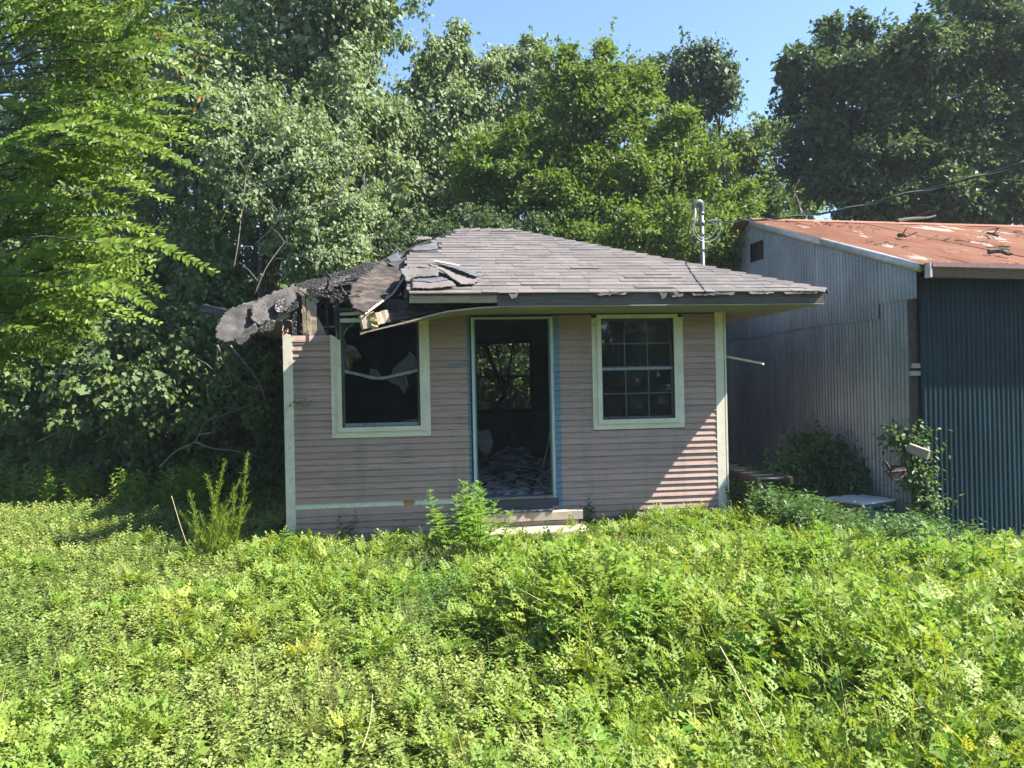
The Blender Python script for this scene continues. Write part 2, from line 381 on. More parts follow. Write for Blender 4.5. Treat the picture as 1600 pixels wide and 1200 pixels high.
MT = dict(
    siding=mat_siding(),
    trim=mat_simple('pale_trim_paint', (0.62, 0.555, 0.44), (0.74, 0.67, 0.545), 5, 0.6, (1,1,1), 0.15, 0.04, spots=(0.42, 0.43, 0.36)),
    strip=mat_simple('bare_mint_board', (0.62, 0.66, 0.55), (0.74, 0.76, 0.64), 9, 0.7, (1,1,1), 0.2, 0.03, spots=(0.30, 0.40, 0.40)),
    tan=mat_simple('orange_sheathing', (0.40, 0.18, 0.06), (0.52, 0.26, 0.10), 9),
    jamb=mat_simple('jamb_paint', (0.40, 0.41, 0.38), (0.54, 0.55, 0.51), 7, 0.6, (8,8,1), spots=(0.34, 0.33, 0.27)),
    teal=mat_simple('teal_edge_paint', (0.05, 0.16, 0.17), (0.09, 0.25, 0.26), 8),
    alu=mat_simple('weathered_aluminium', (0.17, 0.19, 0.20), (0.28, 0.30, 0.315), 6, 0.42, (3,3,3), 0.1, 0.05, 0.6, 0.5),
    sash=mat_simple('grey_sash_metal', (0.05, 0.065, 0.068), (0.09, 0.105, 0.108), 8, 0.5, (1,1,1), 0.1, 0.08, 0.3),
    soffit=mat_simple('soffit_paint', (0.24, 0.215, 0.175), (0.34, 0.305, 0.25), 3, 0.8, (1,3,1), 0.15, 0.05, spots=(0.20, 0.16, 0.12)),
    fascia=mat_wood('weathered_fascia', (0.065, 0.052, 0.046), (0.145, 0.122, 0.112)),
    rawwood=mat_wood('bare_wood', (0.25, 0.185, 0.12), (0.42, 0.335, 0.235)),
    palewood=mat_wood('pale_split_wood', (0.30, 0.22, 0.16), (0.50, 0.41, 0.32)),
    greywood=mat_wood('grey_weathered_wood', (0.16, 0.14, 0.115), (0.36, 0.32, 0.27)),
    scorch=mat_scorch(),
    darkwood=mat_wood('dark_stained_post', (0.035, 0.025, 0.022), (0.085, 0.06, 0.052), (14, 14, 1.2)),
    char=mat_char(),
    charpale=mat_char('ashy_char', 0.5, (0.30, 0.27, 0.25)),
    shingle=mat_shingle('asphalt_shingle', (0.112, 0.099, 0.096), (0.126, 0.111, 0.108), (0.142, 0.123, 0.118), 0.06),
    burntshingle=mat_shingle('burnt_shingle', (0.055, 0.050, 0.049), (0.080, 0.073, 0.071), (0.105, 0.096, 0.092), 0.12, 3.6),
    felt=mat_simple('roof_felt', (0.05, 0.055, 0.065), (0.11, 0.115, 0.125), 6, 0.85),
    concrete=mat_simple('step_concrete', (0.27, 0.225, 0.175), (0.40, 0.345, 0.275), 5, 0.85, (1,1,1), 0.4, 0.05, spots=(0.22, 0.19, 0.15)),
    galv=mat_metal_sheet('galvanised_sheet', (0.155, 0.185, 0.205), (0.225, 0.26, 0.285), (0.35, 0.38, 0.395)),
    tealsheet=mat_metal_sheet('dull_green_sheet', (0.004, 0.016, 0.023), (0.007, 0.026, 0.036), (0.014, 0.045, 0.062), 0.62, 0.0, spec=0.10),
    rust=mat_rust_roof(),
    gutter=mat_simple('brown_gutter', (0.105, 0.055, 0.052), (0.17, 0.085, 0.075), 5, 0.4, (8,8,1), 0.1, 0.03, 0.0, 0.5, spots=(0.30, 0.27, 0.25)),
    flash=mat_simple('dull_flashing', (0.33, 0.35, 0.355), (0.50, 0.51, 0.51), 5, 0.5, (2,2,2), 0.15, 0.05, 0.4),
    conduit=mat_simple('galvanised_conduit', (0.10, 0.108, 0.112), (0.16, 0.17, 0.175), 9, 0.45, (1,1,1), 0.1, 0, 0.5),
    cable=mat_simple('cable_sheath', (0.02, 0.02, 0.022), (0.05, 0.05, 0.052), 20, 0.5, vary=0),
    greycable=mat_simple('grey_cable', (0.17, 0.18, 0.18), (0.32, 0.33, 0.33), 20, 0.5, vary=0),
    soot=mat_simple('sooty_wall', (0.014, 0.014, 0.015), (0.05, 0.048, 0.047), 2.2, 0.85),
    panel=mat_wood('dark_panelling', (0.030, 0.035, 0.034), (0.062, 0.068, 0.064), (9, 9, 1.0)),
    floor=mat_simple('ashy_floor', (0.05, 0.05, 0.05), (0.16, 0.155, 0.15), 7, 0.9),
    rubble=mat_simple('plaster_rubble', (0.16, 0.16, 0.16), (0.50, 0.495, 0.48), 5, 0.9),
    whiteboard=mat_simple('dirty_white_board', (0.35, 0.36, 0.37), (0.55, 0.56, 0.57), 5, 0.7),
    black=mat_simple('soot_and_shade_black', (0.008, 0.008, 0.009), (0.02, 0.02, 0.021), 5, 0.7),  # black for sooty parts and for hollows whose dark is painted
    glass=mat_glass('window_glass'),
    dirtyglass=mat_glass('smoked_glass', (0.42, 0.47, 0.47), 0.06, 0.12),
    insul=mat_simple('singed_insulation', (0.25, 0.18, 0.07), (0.45, 0.36, 0.18), 30, 0.95, bump=0.9),
    deer=mat_simple('deer_fur', (0.20, 0.125, 0.07), (0.36, 0.25, 0.16), 18, 0.85),
    deerdark=mat_simple('deer_nose', (0.02, 0.017, 0.016), (0.05, 0.04, 0.036), 18, 0.5),
    antler=mat_simple('antler_bone', (0.20, 0.16, 0.12), (0.36, 0.31, 0.25), 18, 0.6),
    boxtop=mat_simple('chalky_white_lid', (0.50, 0.53, 0.56), (0.66, 0.69, 0.71), 5, 0.6),
    boxside=mat_simple('faded_green_metal', (0.06, 0.11, 0.095), (0.11, 0.17, 0.145), 5, 0.5),
    boxtan=mat_simple('dull_tan_metal', (0.17, 0.15, 0.12), (0.24, 0.21, 0.17), 5, 0.5),
    rustdark=mat_simple('dark_rusty_iron', (0.035, 0.022, 0.02), (0.09, 0.05, 0.042), 12, 0.8),
    bark=mat_simple('tree_bark', (0.035, 0.031, 0.027), (0.085, 0.076, 0.066), 14, 0.9, (3,3,0.6), 0.8),
    twig=mat_simple('dead_twig', (0.13, 0.115, 0.10), (0.24, 0.215, 0.185), 14, 0.9, (2,2,2), 0.4),
    straw=mat_simple('dry_stalk', (0.36, 0.29, 0.15), (0.55, 0.46, 0.26), 14, 0.9, vary=0.2),
    greenstem=mat_simple('green_stem', (0.10, 0.16, 0.04), (0.18, 0.24, 0.07), 14, 0.7),
)

# ------------------------------------------------------------------ ground
def ground_z(x, y):
    x = np.asarray(x, float); y = np.asarray(y, float); a = np.clip((x-3.8)/1.3, 0, 1); b = np.clip((y+4.0)/2.6, 0, 1)     # the ground dips towards the shed
    return 0.045*snoise(x, y, 0.8, 3) + 0.02*snoise(x, y, 2.6, 4) - 0.04 - 0.30*a*a*(3-2*a)*b*b*(3-2*b)
def make_ground():
    near = np.linspace(-24, 24, 121); far = np.array([28, 34, 44, 60, 90, 140, 220, 400.0])
    g = np.concatenate([-far[::-1], near, far]); n = len(g)
    X, Y = np.meshgrid(g, g, indexing='ij'); Z = ground_z(X, Y)
    Z[(X > -1.7) & (X < 3.9) & (Y > -0.2) & (Y < 4.7)] = -0.10
    V = np.stack([X, Y, Z], -1).reshape(-1, 3)
    F = [(i*n+j, (i+1)*n+j, (i+1)*n+j+1, i*n+j+1) for i in range(n-1) for j in range(n-1)]
    t = NT('soil_and_litter'); c = t.coord(); a = t.noise(c, 1.3, 8, 0.65); b = t.noise(c, 22, 6, 0.7)
    col = t.ramp(a, [(0.3, (0.028, 0.045, 0.012)), (0.55, (0.045, 0.066, 0.018)), (0.75, (0.075, 0.074, 0.030))])
    col = t.vary(col, 0.5, b)
    m = t.principled(col, 0.95, t.bump(b, 0.8, 0.03), spec=0.1)
    tag(mobj('ground', V, F, m, None, True), 'weedy ground under the plants around the house', kind='structure')
make_ground()

# ------------------------------------------------------------------ house
H = thing('burned_house', 'small mauve clapboard house with hip roof and fire-gutted left corner', 'house', (1.1, 0.0, -0.1))
def q(p): return onY(*p)            # (pixel x, pixel y, world Y)

# wall cores (four walls)
m = MB()
for x0, x1, z0, z1 in [(-1.452,-0.83,-0.15,2.19), (-0.83,0.045,-0.15,1.18), (0.045,0.655,-0.15,2.44), (-0.42,0.045,2.375,2.44), (0.655,1.585,-0.15,0.30),
                       (0.655,1.585,2.405,2.44), (1.585,2.16,-0.15,2.44), (2.16,3.04,-0.15,1.19), (2.16,3.04,2.375,2.44), (3.04,3.648,-0.15,2.44)]:
    m.box(x0, x1, 0.002, 0.11, z0, z1)
m.build('front_wall', MT['soot'], H)
m = MB(); m.box(-1.452,-1.34,0.111,1.0,-0.15,2.19); m.box(-1.452,-1.34,1.0,4.28,-0.15,2.43); m.build('side_wall', MT['soot'], H)
box('side_wall', 3.54, 3.648, 0.111, 4.28, -0.15, 2.43, MT['soot'], H)
m = MB()
for x0, x1, z0, z1 in [(-1.452,1.03,-0.15,2.43),(1.96,3.648,-0.15,2.43),(1.03,1.96,-0.15,1.20),(1.03,1.96,2.345,2.43)]:
    m.box(x0, x1, 4.281, 4.39, z0, z1)
m.build('back_wall', MT['soot'], H)
def side_siding(xw, sgn):
    v = []; f = []
    for k in range(35):
        z = -0.08+0.0715*k
        if z > 2.36: break
        o = len(v)
        v += [(xw+sgn*0.018,0.0,z),(xw+sgn*0.018,4.4,z),(xw+sgn*0.005,4.4,z+0.0715),(xw+sgn*0.005,0.0,z+0.0715),(xw,0.0,z),(xw,4.4,z)]
        f += [(o,o+1,o+2,o+3),(o,o+4,o+5,o+1)]
    return mobj('side_siding', v, f, MT['siding'], H)
side_siding(3.652, 1); side_siding(-1.456, -1)

# lap siding, board by board
PITCH = 0.0715
def lap(x0, x1, z, top=None):
    zt = z+PITCH+0.010 if top is None else top
    e0 = rnd.uniform(-0.001, 0.004); dz = rnd.uniform(-0.0035, 0.0035)
    yb, yt = -0.026-e0, -0.006-e0
    mobj('siding_board', [(x0,yb,z+dz),(x1,yb,z+dz*0.3),(x1,yt,zt),(x0,yt,zt),(x0,0.0,z+dz),(x1,0.0,z+dz*0.3),(x1,0.0,zt),(x0,0.0,zt)],
         [(0,1,2,3),(0,4,5,1),(1,5,6,2),(2,6,7,3),(3,7,4,0),(5,4,7,6)], MT['siding'], H)
holes = [(-0.946,0.158,1.062,2.42), (0.638,1.592,0.245,2.408), (2.052,3.156,1.075,2.42)]
for k in range(36):
    z = -0.09+PITCH*k; zt = z+PITCH
    if z > 2.41: break
    segs = [(-1.362, 3.556)]
    for hx0, hx1, hz0, hz1 in holes:
        if zt > hz0+0.02 and z < hz1-0.03:
            ns = []
            for a, b in segs:
                if hx1 <= a or hx0 >= b: ns.append((a, b)); continue
                if hx0-a > 0.03: ns.append((a, hx0))
                if b-hx1 > 0.03: ns.append((hx1, b))
            segs = ns
    out = []
    for a, b in segs:
        if 0.26 < z+PITCH/2 < 0.35 and a < 0.3:      # board torn off along the bottom left
            a = 0.42
            if b-a < 0.05: continue
        if a < -0.9 and z > 2.15 and b < 0.0: continue       # burned away
        if a < -0.9 and z > 2.15: a = -0.9
        if b-a > 3.2 and rnd.random() < 0.8:
            c = rnd.uniform(a+1.0, b-1.0); out += [(a, c-0.001), (c+0.001, b)]
        else: out.append((a, b))
    for a, b in out:
        lap(a, b, z, min(z+PITCH+0.010, 2.438))
lap(-1.362, -0.948, 2.15, 2.222)
sb = box('bare_board', -1.362, 0.42, -0.006, 0.0015, 0.262, 0.345, MT['strip'], H)
slab('torn_patch', [(-0.185,-0.0075,0.343),(-0.06,-0.0075,0.343),(-0.035,-0.0075,0.31),(-0.05,-0.0075,0.275),(-0.15,-0.0075,0.265),(-0.17,-0.0075,0.30)], 0.003, MT['tan'], sb, 0.006)
for x, z in ((-1.02,0.285),(-0.86,0.282),(-0.72,0.30),(-0.48,0.283),(-0.33,0.31),(0.02,0.283),(-1.2,0.32),(-0.60,0.325)):
    m = MB(); m.tube([(x,-0.0062,z),(x,-0.0085,z)], rnd.uniform(0.003,0.007), 6); m.build('nail_hole', MT['black'], sb)
slab('peeled_chip', [(0.08,-0.03,0.13),(0.34,-0.03,0.155),(0.33,-0.03,0.175),(0.07,-0.03,0.145)], 0.004, MT['trim'], H, 0.01)

# corner boards
m = MB(); m.slab([(-1.465,-0.0135,-0.12),(-1.362,-0.0135,-0.12),(-1.362,-0.0135,2.19),(-1.39,-0.0135,2.235),(-1.44,-0.0135,2.24),(-1.465,-0.0135,2.20)], 0.027); m.build('corner_board', MT['trim'], H)
box('corner_board', 3.557, 3.66, -0.027, 0.0005, -0.12, 2.437, MT['trim'], H)
m = MB(); m.box(3.6705, 3.69, -0.027, 0.09, -0.12, 2.437); m.build('corner_board', MT['trim'], H)

# windows ---------------------------------------------------------------------
def window(x0, x1, z0, z1, ox0, ox1, oz0, oz1, burnt):
    m = MB()                                        # jamb ring
    for a in ((x0-0.012,x0,z0,z1),(x1,x1+0.012,z0,z1),(x0-0.012,x1+0.012,z1,z1+0.012),(x0-0.012,x1+0.012,z0-0.012,z0)):
        m.box(a[0],a[1],-0.018,0.10,a[2],a[3])
    W = m.build('window', MT['sash'], H)
    iw = 0.055
    def cas(pts, th, yy): slab('casing_board', [(p[0], yy, p[1]) for p in pts], th, MT['trim'], W)
    ix0, ix1, iz0, iz1 = x0-iw+0.006, x1+iw-0.006, z0-iw+0.004, z1+0.045
    # inner moulding with mitres
    if not burnt: cas([(ix0,iz0),(x0,z0),(x0,z1),(ix0,iz1)], 0.022, -0.043)
    else: cas([(ix0,iz0),(x0,z0),(x0,z1),(ix0+0.03,iz1),(ix0,iz1-0.06)], 0.022, -0.043)
    cas([(ix1,iz0),(ix1,iz1),(x1,z1),(x1,z0)], 0.022, -0.0432)
    cas([(ix0+0.001,iz0-0.0005),(ix1-0.001,iz0-0.0005),(x1,z0-0.0005),(x0,z0-0.0005)], 0.022, -0.0434)
    if not burnt: cas([(ix0,iz1),(x0,z1+0.0005),(x1,z1+0.0005),(ix1,iz1)], 0.022, -0.0436)
    else: cas([(ix0+0.031,iz1),(x0,z1+0.0005),(x1,z1+0.0005),(ix1,iz1)], 0.022, -0.0436)
    # outer flat casing
    cas([(ox0,oz0),(ix0+0.004,iz0+0.004),(ix0+0.004,oz1 if not burnt else 2.19),(ox0,(oz1 if not burnt else 2.23))], 0.030, -0.017)
    cas([(ox1,oz0),(ox1,oz1),(ix1-0.004,oz1),(ix1-0.004,iz0+0.004)], 0.030, -0.0172)
    cas([(ox0+0.001,oz0-0.0005),(ox1-0.001,oz0-0.0005),(ix1-0.004,iz0+0.003),(ix0+0.004,iz0+0.003)], 0.030, -0.0174)
    return W
WR = window(2.16, 3.04, 1.19, 2.375, 2.052, 3.156, 1.075, 2.385, False)
WL = window(-0.83, 0.045, 1.18, 2.36, -0.946, 0.158, 1.062, 2.375, True)
# right window: two sashes of six panes
zm = 1.785
for zb, zt, yy in ((1.19, zm, 0.020), (zm, 2.375, 0.040)):
    for a in ((2.162,2.185,zb,zt),(3.015,3.038,zb,zt),(2.185,3.015,zb,zb+0.030),(2.185,3.015,zt-0.022,zt)):
        box('sash_bar', a[0],a[1],yy-0.012,yy+0.012,a[2]+0.001,a[3]-0.001, MT['sash'], WR)
    for i in (1, 2):
        x = 2.185+0.83*i/3; box('muntin', x-0.007,x+0.007,yy-0.008,yy+0.008,zb+0.031,zt-0.023, MT['sash'], WR)
    zc = (zb+0.03+zt-0.022)/2; box('muntin', 2.186,3.014,yy-0.0095,yy+0.0095,zc-0.007,zc+0.007, MT['sash'], WR)
    for i in range(3):
        for a, b in ((zb+0.028, zc-0.005), (zc+0.005, zt-0.020)):
            xa = 2.183+0.834*i/3+0.004; xb = 2.183+0.834*(i+1)/3-0.004; w = rnd.uniform(-0.0015, 0.0015); w2 = rnd.uniform(-0.0015, 0.0015)
            mobj('pane', [(xa,yy+w,a),(xb,yy-w,a),(xb,yy-w+w2,b),(xa,yy+w+w2,b)], [(0,1,2,3)], MT['glass'], WR)
box('meeting_rail', 2.162, 3.038, 0.004, 0.034, zm-0.014, zm+0.014, MT['alu'], WR)
# left window: sagging rail and broken panes
tube_pts = smoothpath([q((534,579,0.03)), q((560,585,0.03)), q((592,591,0.02)), q((625,585,0.02)), q((658,577,0.03))], 5)
m = MB()
for i in range(len(tube_pts)-1): m.beam(tube_pts[i], tube_pts[i+1], 0.03, 0.032, up=(0,0,1))
m.build('meeting_rail', MT['alu'], WL)
box('sash_bar', -0.828, -0.80, 0.005, 0.05, 1.182, 2.358, MT['sash'], WL)
box('sash_bar', 0.018, 0.043, 0.005, 0.05, 1.182, 2.358, MT['sash'], WL)
box('sash_bar', -0.80, 0.018, 0.005, 0.05, 1.182, 1.222, MT['alu'], WL)
_ss = [500]
def shard(win, pts, Y, mat='dirtyglass'):
    P = [onY(px, py, Y+rnd.uniform(-0.002,0.002)) for px, py in pts]
    _ss[0] += 3; sheet('glass_shard', P, 0.003, MT[mat], win, 0.008, 0.0, 5.0, _ss[0])
shard(WL, [(610,590),(614,578),(622,568),(634,558),(640,548),(650,560),(652,578),(640,586)], 0.045)
shard(WL, [(577,592),(578,575),(590,580),(598,592)], 0.045)
shard(WL, [(604,594),(620,590),(634,588),(638,600),(632,614),(622,602)], 0.028)
shard(WL, [(622,660),(632,656),(648,655),(657,654),(657,663),(622,664)], 0.030)
shard(WL, [(536,575),(540,560),(546,574)], 0.045)
shard(WL, [(650,575),(657,540),(657,577)], 0.045)

# door opening ----------------------------------------------------------------
D_ = box('door_frame', 0.6385, 0.670, -0.030, 0.112, 0.30, 2.405, MT['jamb'], H)
box('jamb', 1.560, 1.5915, -0.030, 0.112, 0.30, 2.405, MT['jamb'], D_)
box('head_jamb', 0.6705, 1.5595, -0.028, 0.110, 2.390, 2.405, MT['jamb'], D_)
box('stop_strip', 0.6705, 0.692, 0.02, 0.125, 0.331, 2.381, MT['teal'], D_)
box('stop_strip', 1.552, 1.5595, 0.03, 0.10, 0.331, 2.381, MT['teal'], D_)
box('weather_strip', 0.621, 0.6382, -0.032, 0.0, 0.30, 2.40, MT['black'], D_)
box('threshold', 0.6705, 1.5595, -0.045, 0.13, 0.300, 0.330, MT['alu'], D_)
box('sill_board', 0.62, 1.62, -0.03, 0.0, 0.205, 0.299, MT['fascia'], D_)

# soffits, fascia ------------------------------------------------------------
SZ = 2.44
for a, b in ((0.96,2.15),(2.153,3.37),(3.373,4.46)):
    box('soffit_panel', a, b, -0.80, -0.003, SZ, SZ+0.012, MT['soffit'], H)
for a, b in ((0.0,1.8),(1.803,3.5),(3.503,5.18)):
    box('soffit_panel', 3.665, 4.46, a, b, SZ+0.001, SZ+0.012, MT['soffit'], H)
for a, b in ((0.55,2.2),(2.203,5.18)):
    box('soffit_panel', -2.26, -1.475, a, b, SZ+0.001, SZ+0.012, MT['soffit'], H)
box('soffit_panel', -2.26, 4.46, 4.405, 5.18, SZ-0.003, SZ, MT['soffit'], H)
# fallen soffit sheet, bent down at its burned end
xs = [-0.56,-0.513,-0.30,-0.053,0.15,0.347,0.65,0.958]; zs = [2.168,2.187,2.236,2.295,2.350,2.395,2.428,2.441]
v = []; f = []
for x, z in zip(xs, zs):
    for j in range(4):
        y = -0.80+0.79*j/3; zz = z + (2.441-z)*0.35*(j/3); v += [(x+0.05*math.sin(j*2.1)*(x < -0.4), y, zz), (x+0.05*math.sin(j*2.1)*(x < -0.4), y, zz+0.010)]
n4 = 8
for i in range(len(xs)-1):
    for j in range(3):
        a = i*n4+j*2; f += [(a,a+n4,a+n4+2,a+2), (a+1,a+3,a+n4+3,a+n4+1)]
    f += [(i*n4,i*n4+1,i*n4+n4+1,i*n4+n4)]; f += [(i*n4+6,i*n4+n4+6,i*n4+n4+7,i*n4+7)]
for j in range(3): f.append((j*2,j*2+2,j*2+3,j*2+1))
FS = mobj('fallen_soffit', v, f, MT['soffit'], H)
vv = [(p[0], p[1]+0.002, p[2]+0.004) for p in v[1::2]]
mobj('scorched_face', vv, [(i*4+j, i*4+4+j, i*4+5+j, i*4+1+j) for i in range(len(xs)-1) for j in range(3)], MT['char'], FS)
m = MB()
for i in range(len(xs)-1): m.beam((xs[i],-0.806,zs[i]+0.005),(xs[i+1],-0.806,zs[i+1]+0.005),0.010,0.016)
m.build('pale_edge', MT['palewood'], FS)
def fascia(a, b, mat, z0=2.458, z1=2.562): box('fascia_board', a, b, -0.835, -0.803, z0, z1, MT[mat], H)
fascia(-0.05, 0.585, 'rawwood', 2.487, 2.572); fascia(0.588, 0.86, 'rawwood', 2.485, 2.572); fascia(0.863, 2.6, 'fascia'); fascia(2.603, 4.50, 'fascia')
box('fascia_board', 4.47, 4.505, -0.80, 5.2, 2.452, 2.566, MT['fascia'], H)
box('fascia_board', -2.30, 4.46, 5.185, 5.215, 2.452, 2.566, MT['fascia'], H)
box('soffit_trim', 0.863, 4.50, -0.839, -0.8355, 2.442, 2.451, MT['soffit'], H)
box('drip_board', -0.045, 0.845, -0.862, -0.80, 2.582, 2.600, MT['palewood'], H)

# ------------------------------------------------------------------ roof
SL = 0.42; Y0, Z0 = -0.84, 2.585
def rz(y): return Z0 + (y-Y0)*SL
_nr = np.array([0, -SL, 1.0]); _nr /= np.linalg.norm(_nr)
def roofpt(px, py, up=0.0):
    d = _ray(px, py); P0 = np.array([0, Y0, Z0+0.02]); t = (P0-CAM).dot(_nr)/d.dot(_nr); return CAM + d*t + _nr*up
ROOF = beam('roof', (0.62,2.2,3.80), (1.44,2.2,3.80), 0.05, 0.12, MT['char'], H)      # ridge board carries the coverings
LB = sorted([(float(p[1]), float(p[0])) for p in [roofpt(*a) for a in ((718,362),(690,371),(655,384),(641,398),(634,416),(634,430),(642,440),(640,453))]])
LBy = [a[0] for a in LB]; LBx = [a[1] for a in LB]
def left_edge(y): return float(np.interp(y, LBy, LBx))
def right_edge(y): return 4.50-(y-Y0)
hA, hB = roofpt(642,389), roofpt(683,378)
def in_hole(x, y): return hA[1]-0.02 < y < hB[1]+0.06 and hA[0]-0.1 < x < hB[0]+0.05*math.sin(y*40)
# deck planks under the shingles
yy = Y0
while yy < 2.18:
    y1 = min(yy+0.155, 2.2); a = left_edge((yy+y1)/2)+0.03+rnd.uniform(0,0.05); b = right_edge(y1)
    spans = [(a, b)]
    if hA[1]-0.1 < (yy+y1)/2 < hB[1]+0.05: spans = [(hB[0]+0.02, b)]
    for s0, s1 in spans:
        if s1-s0 > 0.05:
            mobj('deck_plank', [(s0,yy+0.003,rz(yy)-0.025),(s1+0.15,yy+0.003,rz(yy)-0.025),(s1,y1,rz(y1)-0.025),(s0,y1,rz(y1)-0.025),
                                (s0,yy+0.003,rz(yy)-0.003),(s1+0.15,yy+0.003,rz(yy)-0.003),(s1,y1,rz(y1)-0.003),(s0,y1,rz(y1)-0.003)],
                 [(0,3,2,1),(4,5,6,7),(0,1,5,4),(1,2,6,5),(2,3,7,6),(3,0,4,7)], MT['fascia'], ROOF)
    yy = y1
# shingle tabs, course by course
NC = 23; dyc = (2.2-Y0+0.02)/NC
for k in range(NC):
    ya = Y0-0.035+dyc*k; yb = ya+dyc+0.03
    xl, xr = left_edge(ya+dyc/2)-0.02, right_edge(ya+dyc/2)
    x = xl-rnd.uniform(0,0.2)
    while x < xr:
        w = rnd.choice((0.16,0.22,0.30,0.33,0.33,0.42)); x1 = x+w; a = max(x, xl+rnd.uniform(-0.03,0.03)); b = min(x1, xr); x = x1+0.003
        if b-a < 0.04: continue
        if in_hole((a+b)/2, ya+dyc/2): continue
        lift = abs(rnd.gauss(0, 0.0016)); curl = rnd.random() < 0.025; sk = rnd.gauss(0, 0.004); th = rnd.choice((0.005,0.006,0.009))
        if curl: lift += rnd.uniform(0.005, 0.014)
        if k == 0: sk -= abs(rnd.gauss(0,0.012))
        zb0 = rz(ya)+0.008+lift; zt0 = rz(yb)+0.003
        g = 0.006*rnd.random(); l2 = lift*rnd.uniform(-0.6, 0.4)
        bb = b if b < xr else b; tb = min(b, right_edge(yb)+0.02)
        mobj('shingle', [(a,ya+sk,zb0),(bb,ya+sk+g-0.003,zb0+l2),(tb,yb,zt0),(a,yb,zt0),(a,ya+sk,zb0+th),(bb,ya+sk+g-0.003,zb0+l2+th),(tb,yb,zt0+0.004),(a,yb,zt0+0.004)],
             [(0,3,2,1),(4,5,6,7),(0,1,5,4),(1,2,6,5),(2,3,7,6),(3,0,4,7)], MT['shingle'], ROOF)
# starter strip with broken tabs hanging over the eave
for x, w, dr in ((0.98,0.10,0.055),(1.9,0.35,0.02),(2.72,0.16,0.05),(2.60,0.09,0.07),(2.95,0.5,0.035),(3.6,0.3,0.02),(4.0,0.4,0.022)):
    slab('broken_tab', [(x,-0.880,rz(-0.875)+0.002),(x+w,-0.880,rz(-0.875)+0.004),(x+w-0.02,-0.888,rz(-0.875)-dr*0.7),(x+0.03,-0.888,rz(-0.875)-dr)], 0.008, MT['shingle'], ROOF, 0.01)
# hip and ridge caps
def caps(p, q_, n, wid, ex):
    p = np.array(p); q_ = np.array(q_); t = (q_-p); L = np.linalg.norm(t); t /= L; a = np.cross(t, (0,0,1.0)); a /= np.linalg.norm(a)
    for i in range(n):
        c0 = p+t*L*i/n; c1 = p+t*(L*(i+1)/n+0.05); l0 = 0.022+rnd.uniform(0,0.006); r_ = rnd.uniform(-0.01,0.01)
        vs = [c0+a*(wid+r_)+np.array([0,0,l0-ex]), c0+np.array([0,0,l0+0.012]), c0-a*(wid+r_)+np.array([0,0,l0-ex]),
              c1+a*wid+np.array([0,0,0.008-ex]), c1+np.array([0,0,0.014]), c1-a*wid+np.array([0,0,0.008-ex])]
        vs += [v_-np.array([0,0,0.008]) for v_ in vs]
        mobj('hip_cap', vs, [(0,1,4,3),(1,2,5,4),(6,9,10,7),(7,10,11,8),(0,6,7,1),(1,7,8,2),(0,3,9,6),(2,8,11,5)], MT['shingle'], ROOF)
caps((4.52,-0.86,2.585), (1.42,2.22,3.865), 24, 0.10, 0.042)
caps((1.44,2.2,3.862), (0.64,2.2,3.862), 5, 0.10, 0.040)
# the other three faces
slab('roof_face', [(4.50,-0.84,2.57),(4.50,5.24,2.57),(1.42,2.2,3.85)], 0.03, MT['shingle'], ROOF)
slab('roof_face', [(4.50,5.24,2.57),(-2.30,5.24,2.57),(0.64,2.2,3.85),(1.42,2.2,3.85)], 0.03, MT['shingle'], ROOF)
slab('roof_face', [(-2.30,5.24,2.57),(-2.30,1.6,2.55),(-1.0,1.3,2.98),(-0.25,1.7,3.40),(0.55,2.2,3.82)], 0.03, MT['burntshingle'], ROOF, 0.05)

# ------------------------------------------------------------------ burned corner
_sd = [100]
def pl(name, pts, th, mat, par=ROOF, jag=0.03):
    if jag == 0: return slab(name, [q(p) for p in pts], th, MT[mat], par, 0)
    _sd[0] += 7; return sheet(name, [q(p) for p in pts], th, MT[mat], par, 0.014, 0.008+0.25*jag, 8.0, _sd[0])
beam('hip_rafter', q((712,368,2.1)), q((606,411,1.15)), 0.05, 0.14, MT['char'], ROOF, segs=9, rough=0.012)
beam('hip_rafter', q((608,410,1.1)), q((462,455,0.15)), 0.05, 0.13, MT['char'], ROOF, segs=11, rough=0.014)
for a, b in (((640,404,1.35),(634,470,-0.55)), ((596,416,1.0),(580,478,-0.30)), ((566,426,0.8),(548,478,0.0)), ((520,440,0.5),(512,470,0.05)), ((660,395,1.5),(668,452,-0.6))):
    beam('rafter', q(a), q(b), 0.042, 0.11, MT['char'], ROOF, segs=7, rough=0.010)
for pts in ([(694,371,1.95),(640,392,1.4),(606,407,1.1),(612,422,0.9),(640,410,1.15),(676,392,1.6)],
            [(604,408,1.1),(552,424,0.75),(516,436,0.5),(520,446,0.45),(560,441,0.6),(606,424,0.9)],
            [(514,437,0.5),(470,449,0.2),(455,456,0.1),(470,463,0.12),(505,456,0.35),(528,447,0.45)]):
    pl('charred_deck', pts, 0.022, 'char', jag=0.035)
for pts in ([(600,409,1.05),(638,395,1.3),(633,416,0.9),(618,421,0.85)], [(610,403,1.1),(628,397,1.25),(634,408,1.1),(612,414,1.0)]):
    pl('burnt_felt', pts, 0.012, 'burntshingle', jag=0.03)
pl('burnt_felt', [(612,424,0.8),(630,414,0.9),(640,425,0.6),(628,432,0.5)], 0.015, 'felt', jag=0.03)
beam('top_plate', q((478,455,0.06)), q((606,460,0.06)), 0.09, 0.045, MT['char'], ROOF, segs=10, rough=0.008)
beam('top_plate', q((492,468,0.30)), q((600,474,0.30)), 0.06, 0.06, MT['darkwood'], ROOF, segs=4, rough=0.004)
beam('ceiling_joist', q((500,462,0.2)), q((640,468,2.0)), 0.045, 0.12, MT['char'], ROOF, segs=8, rough=0.01)
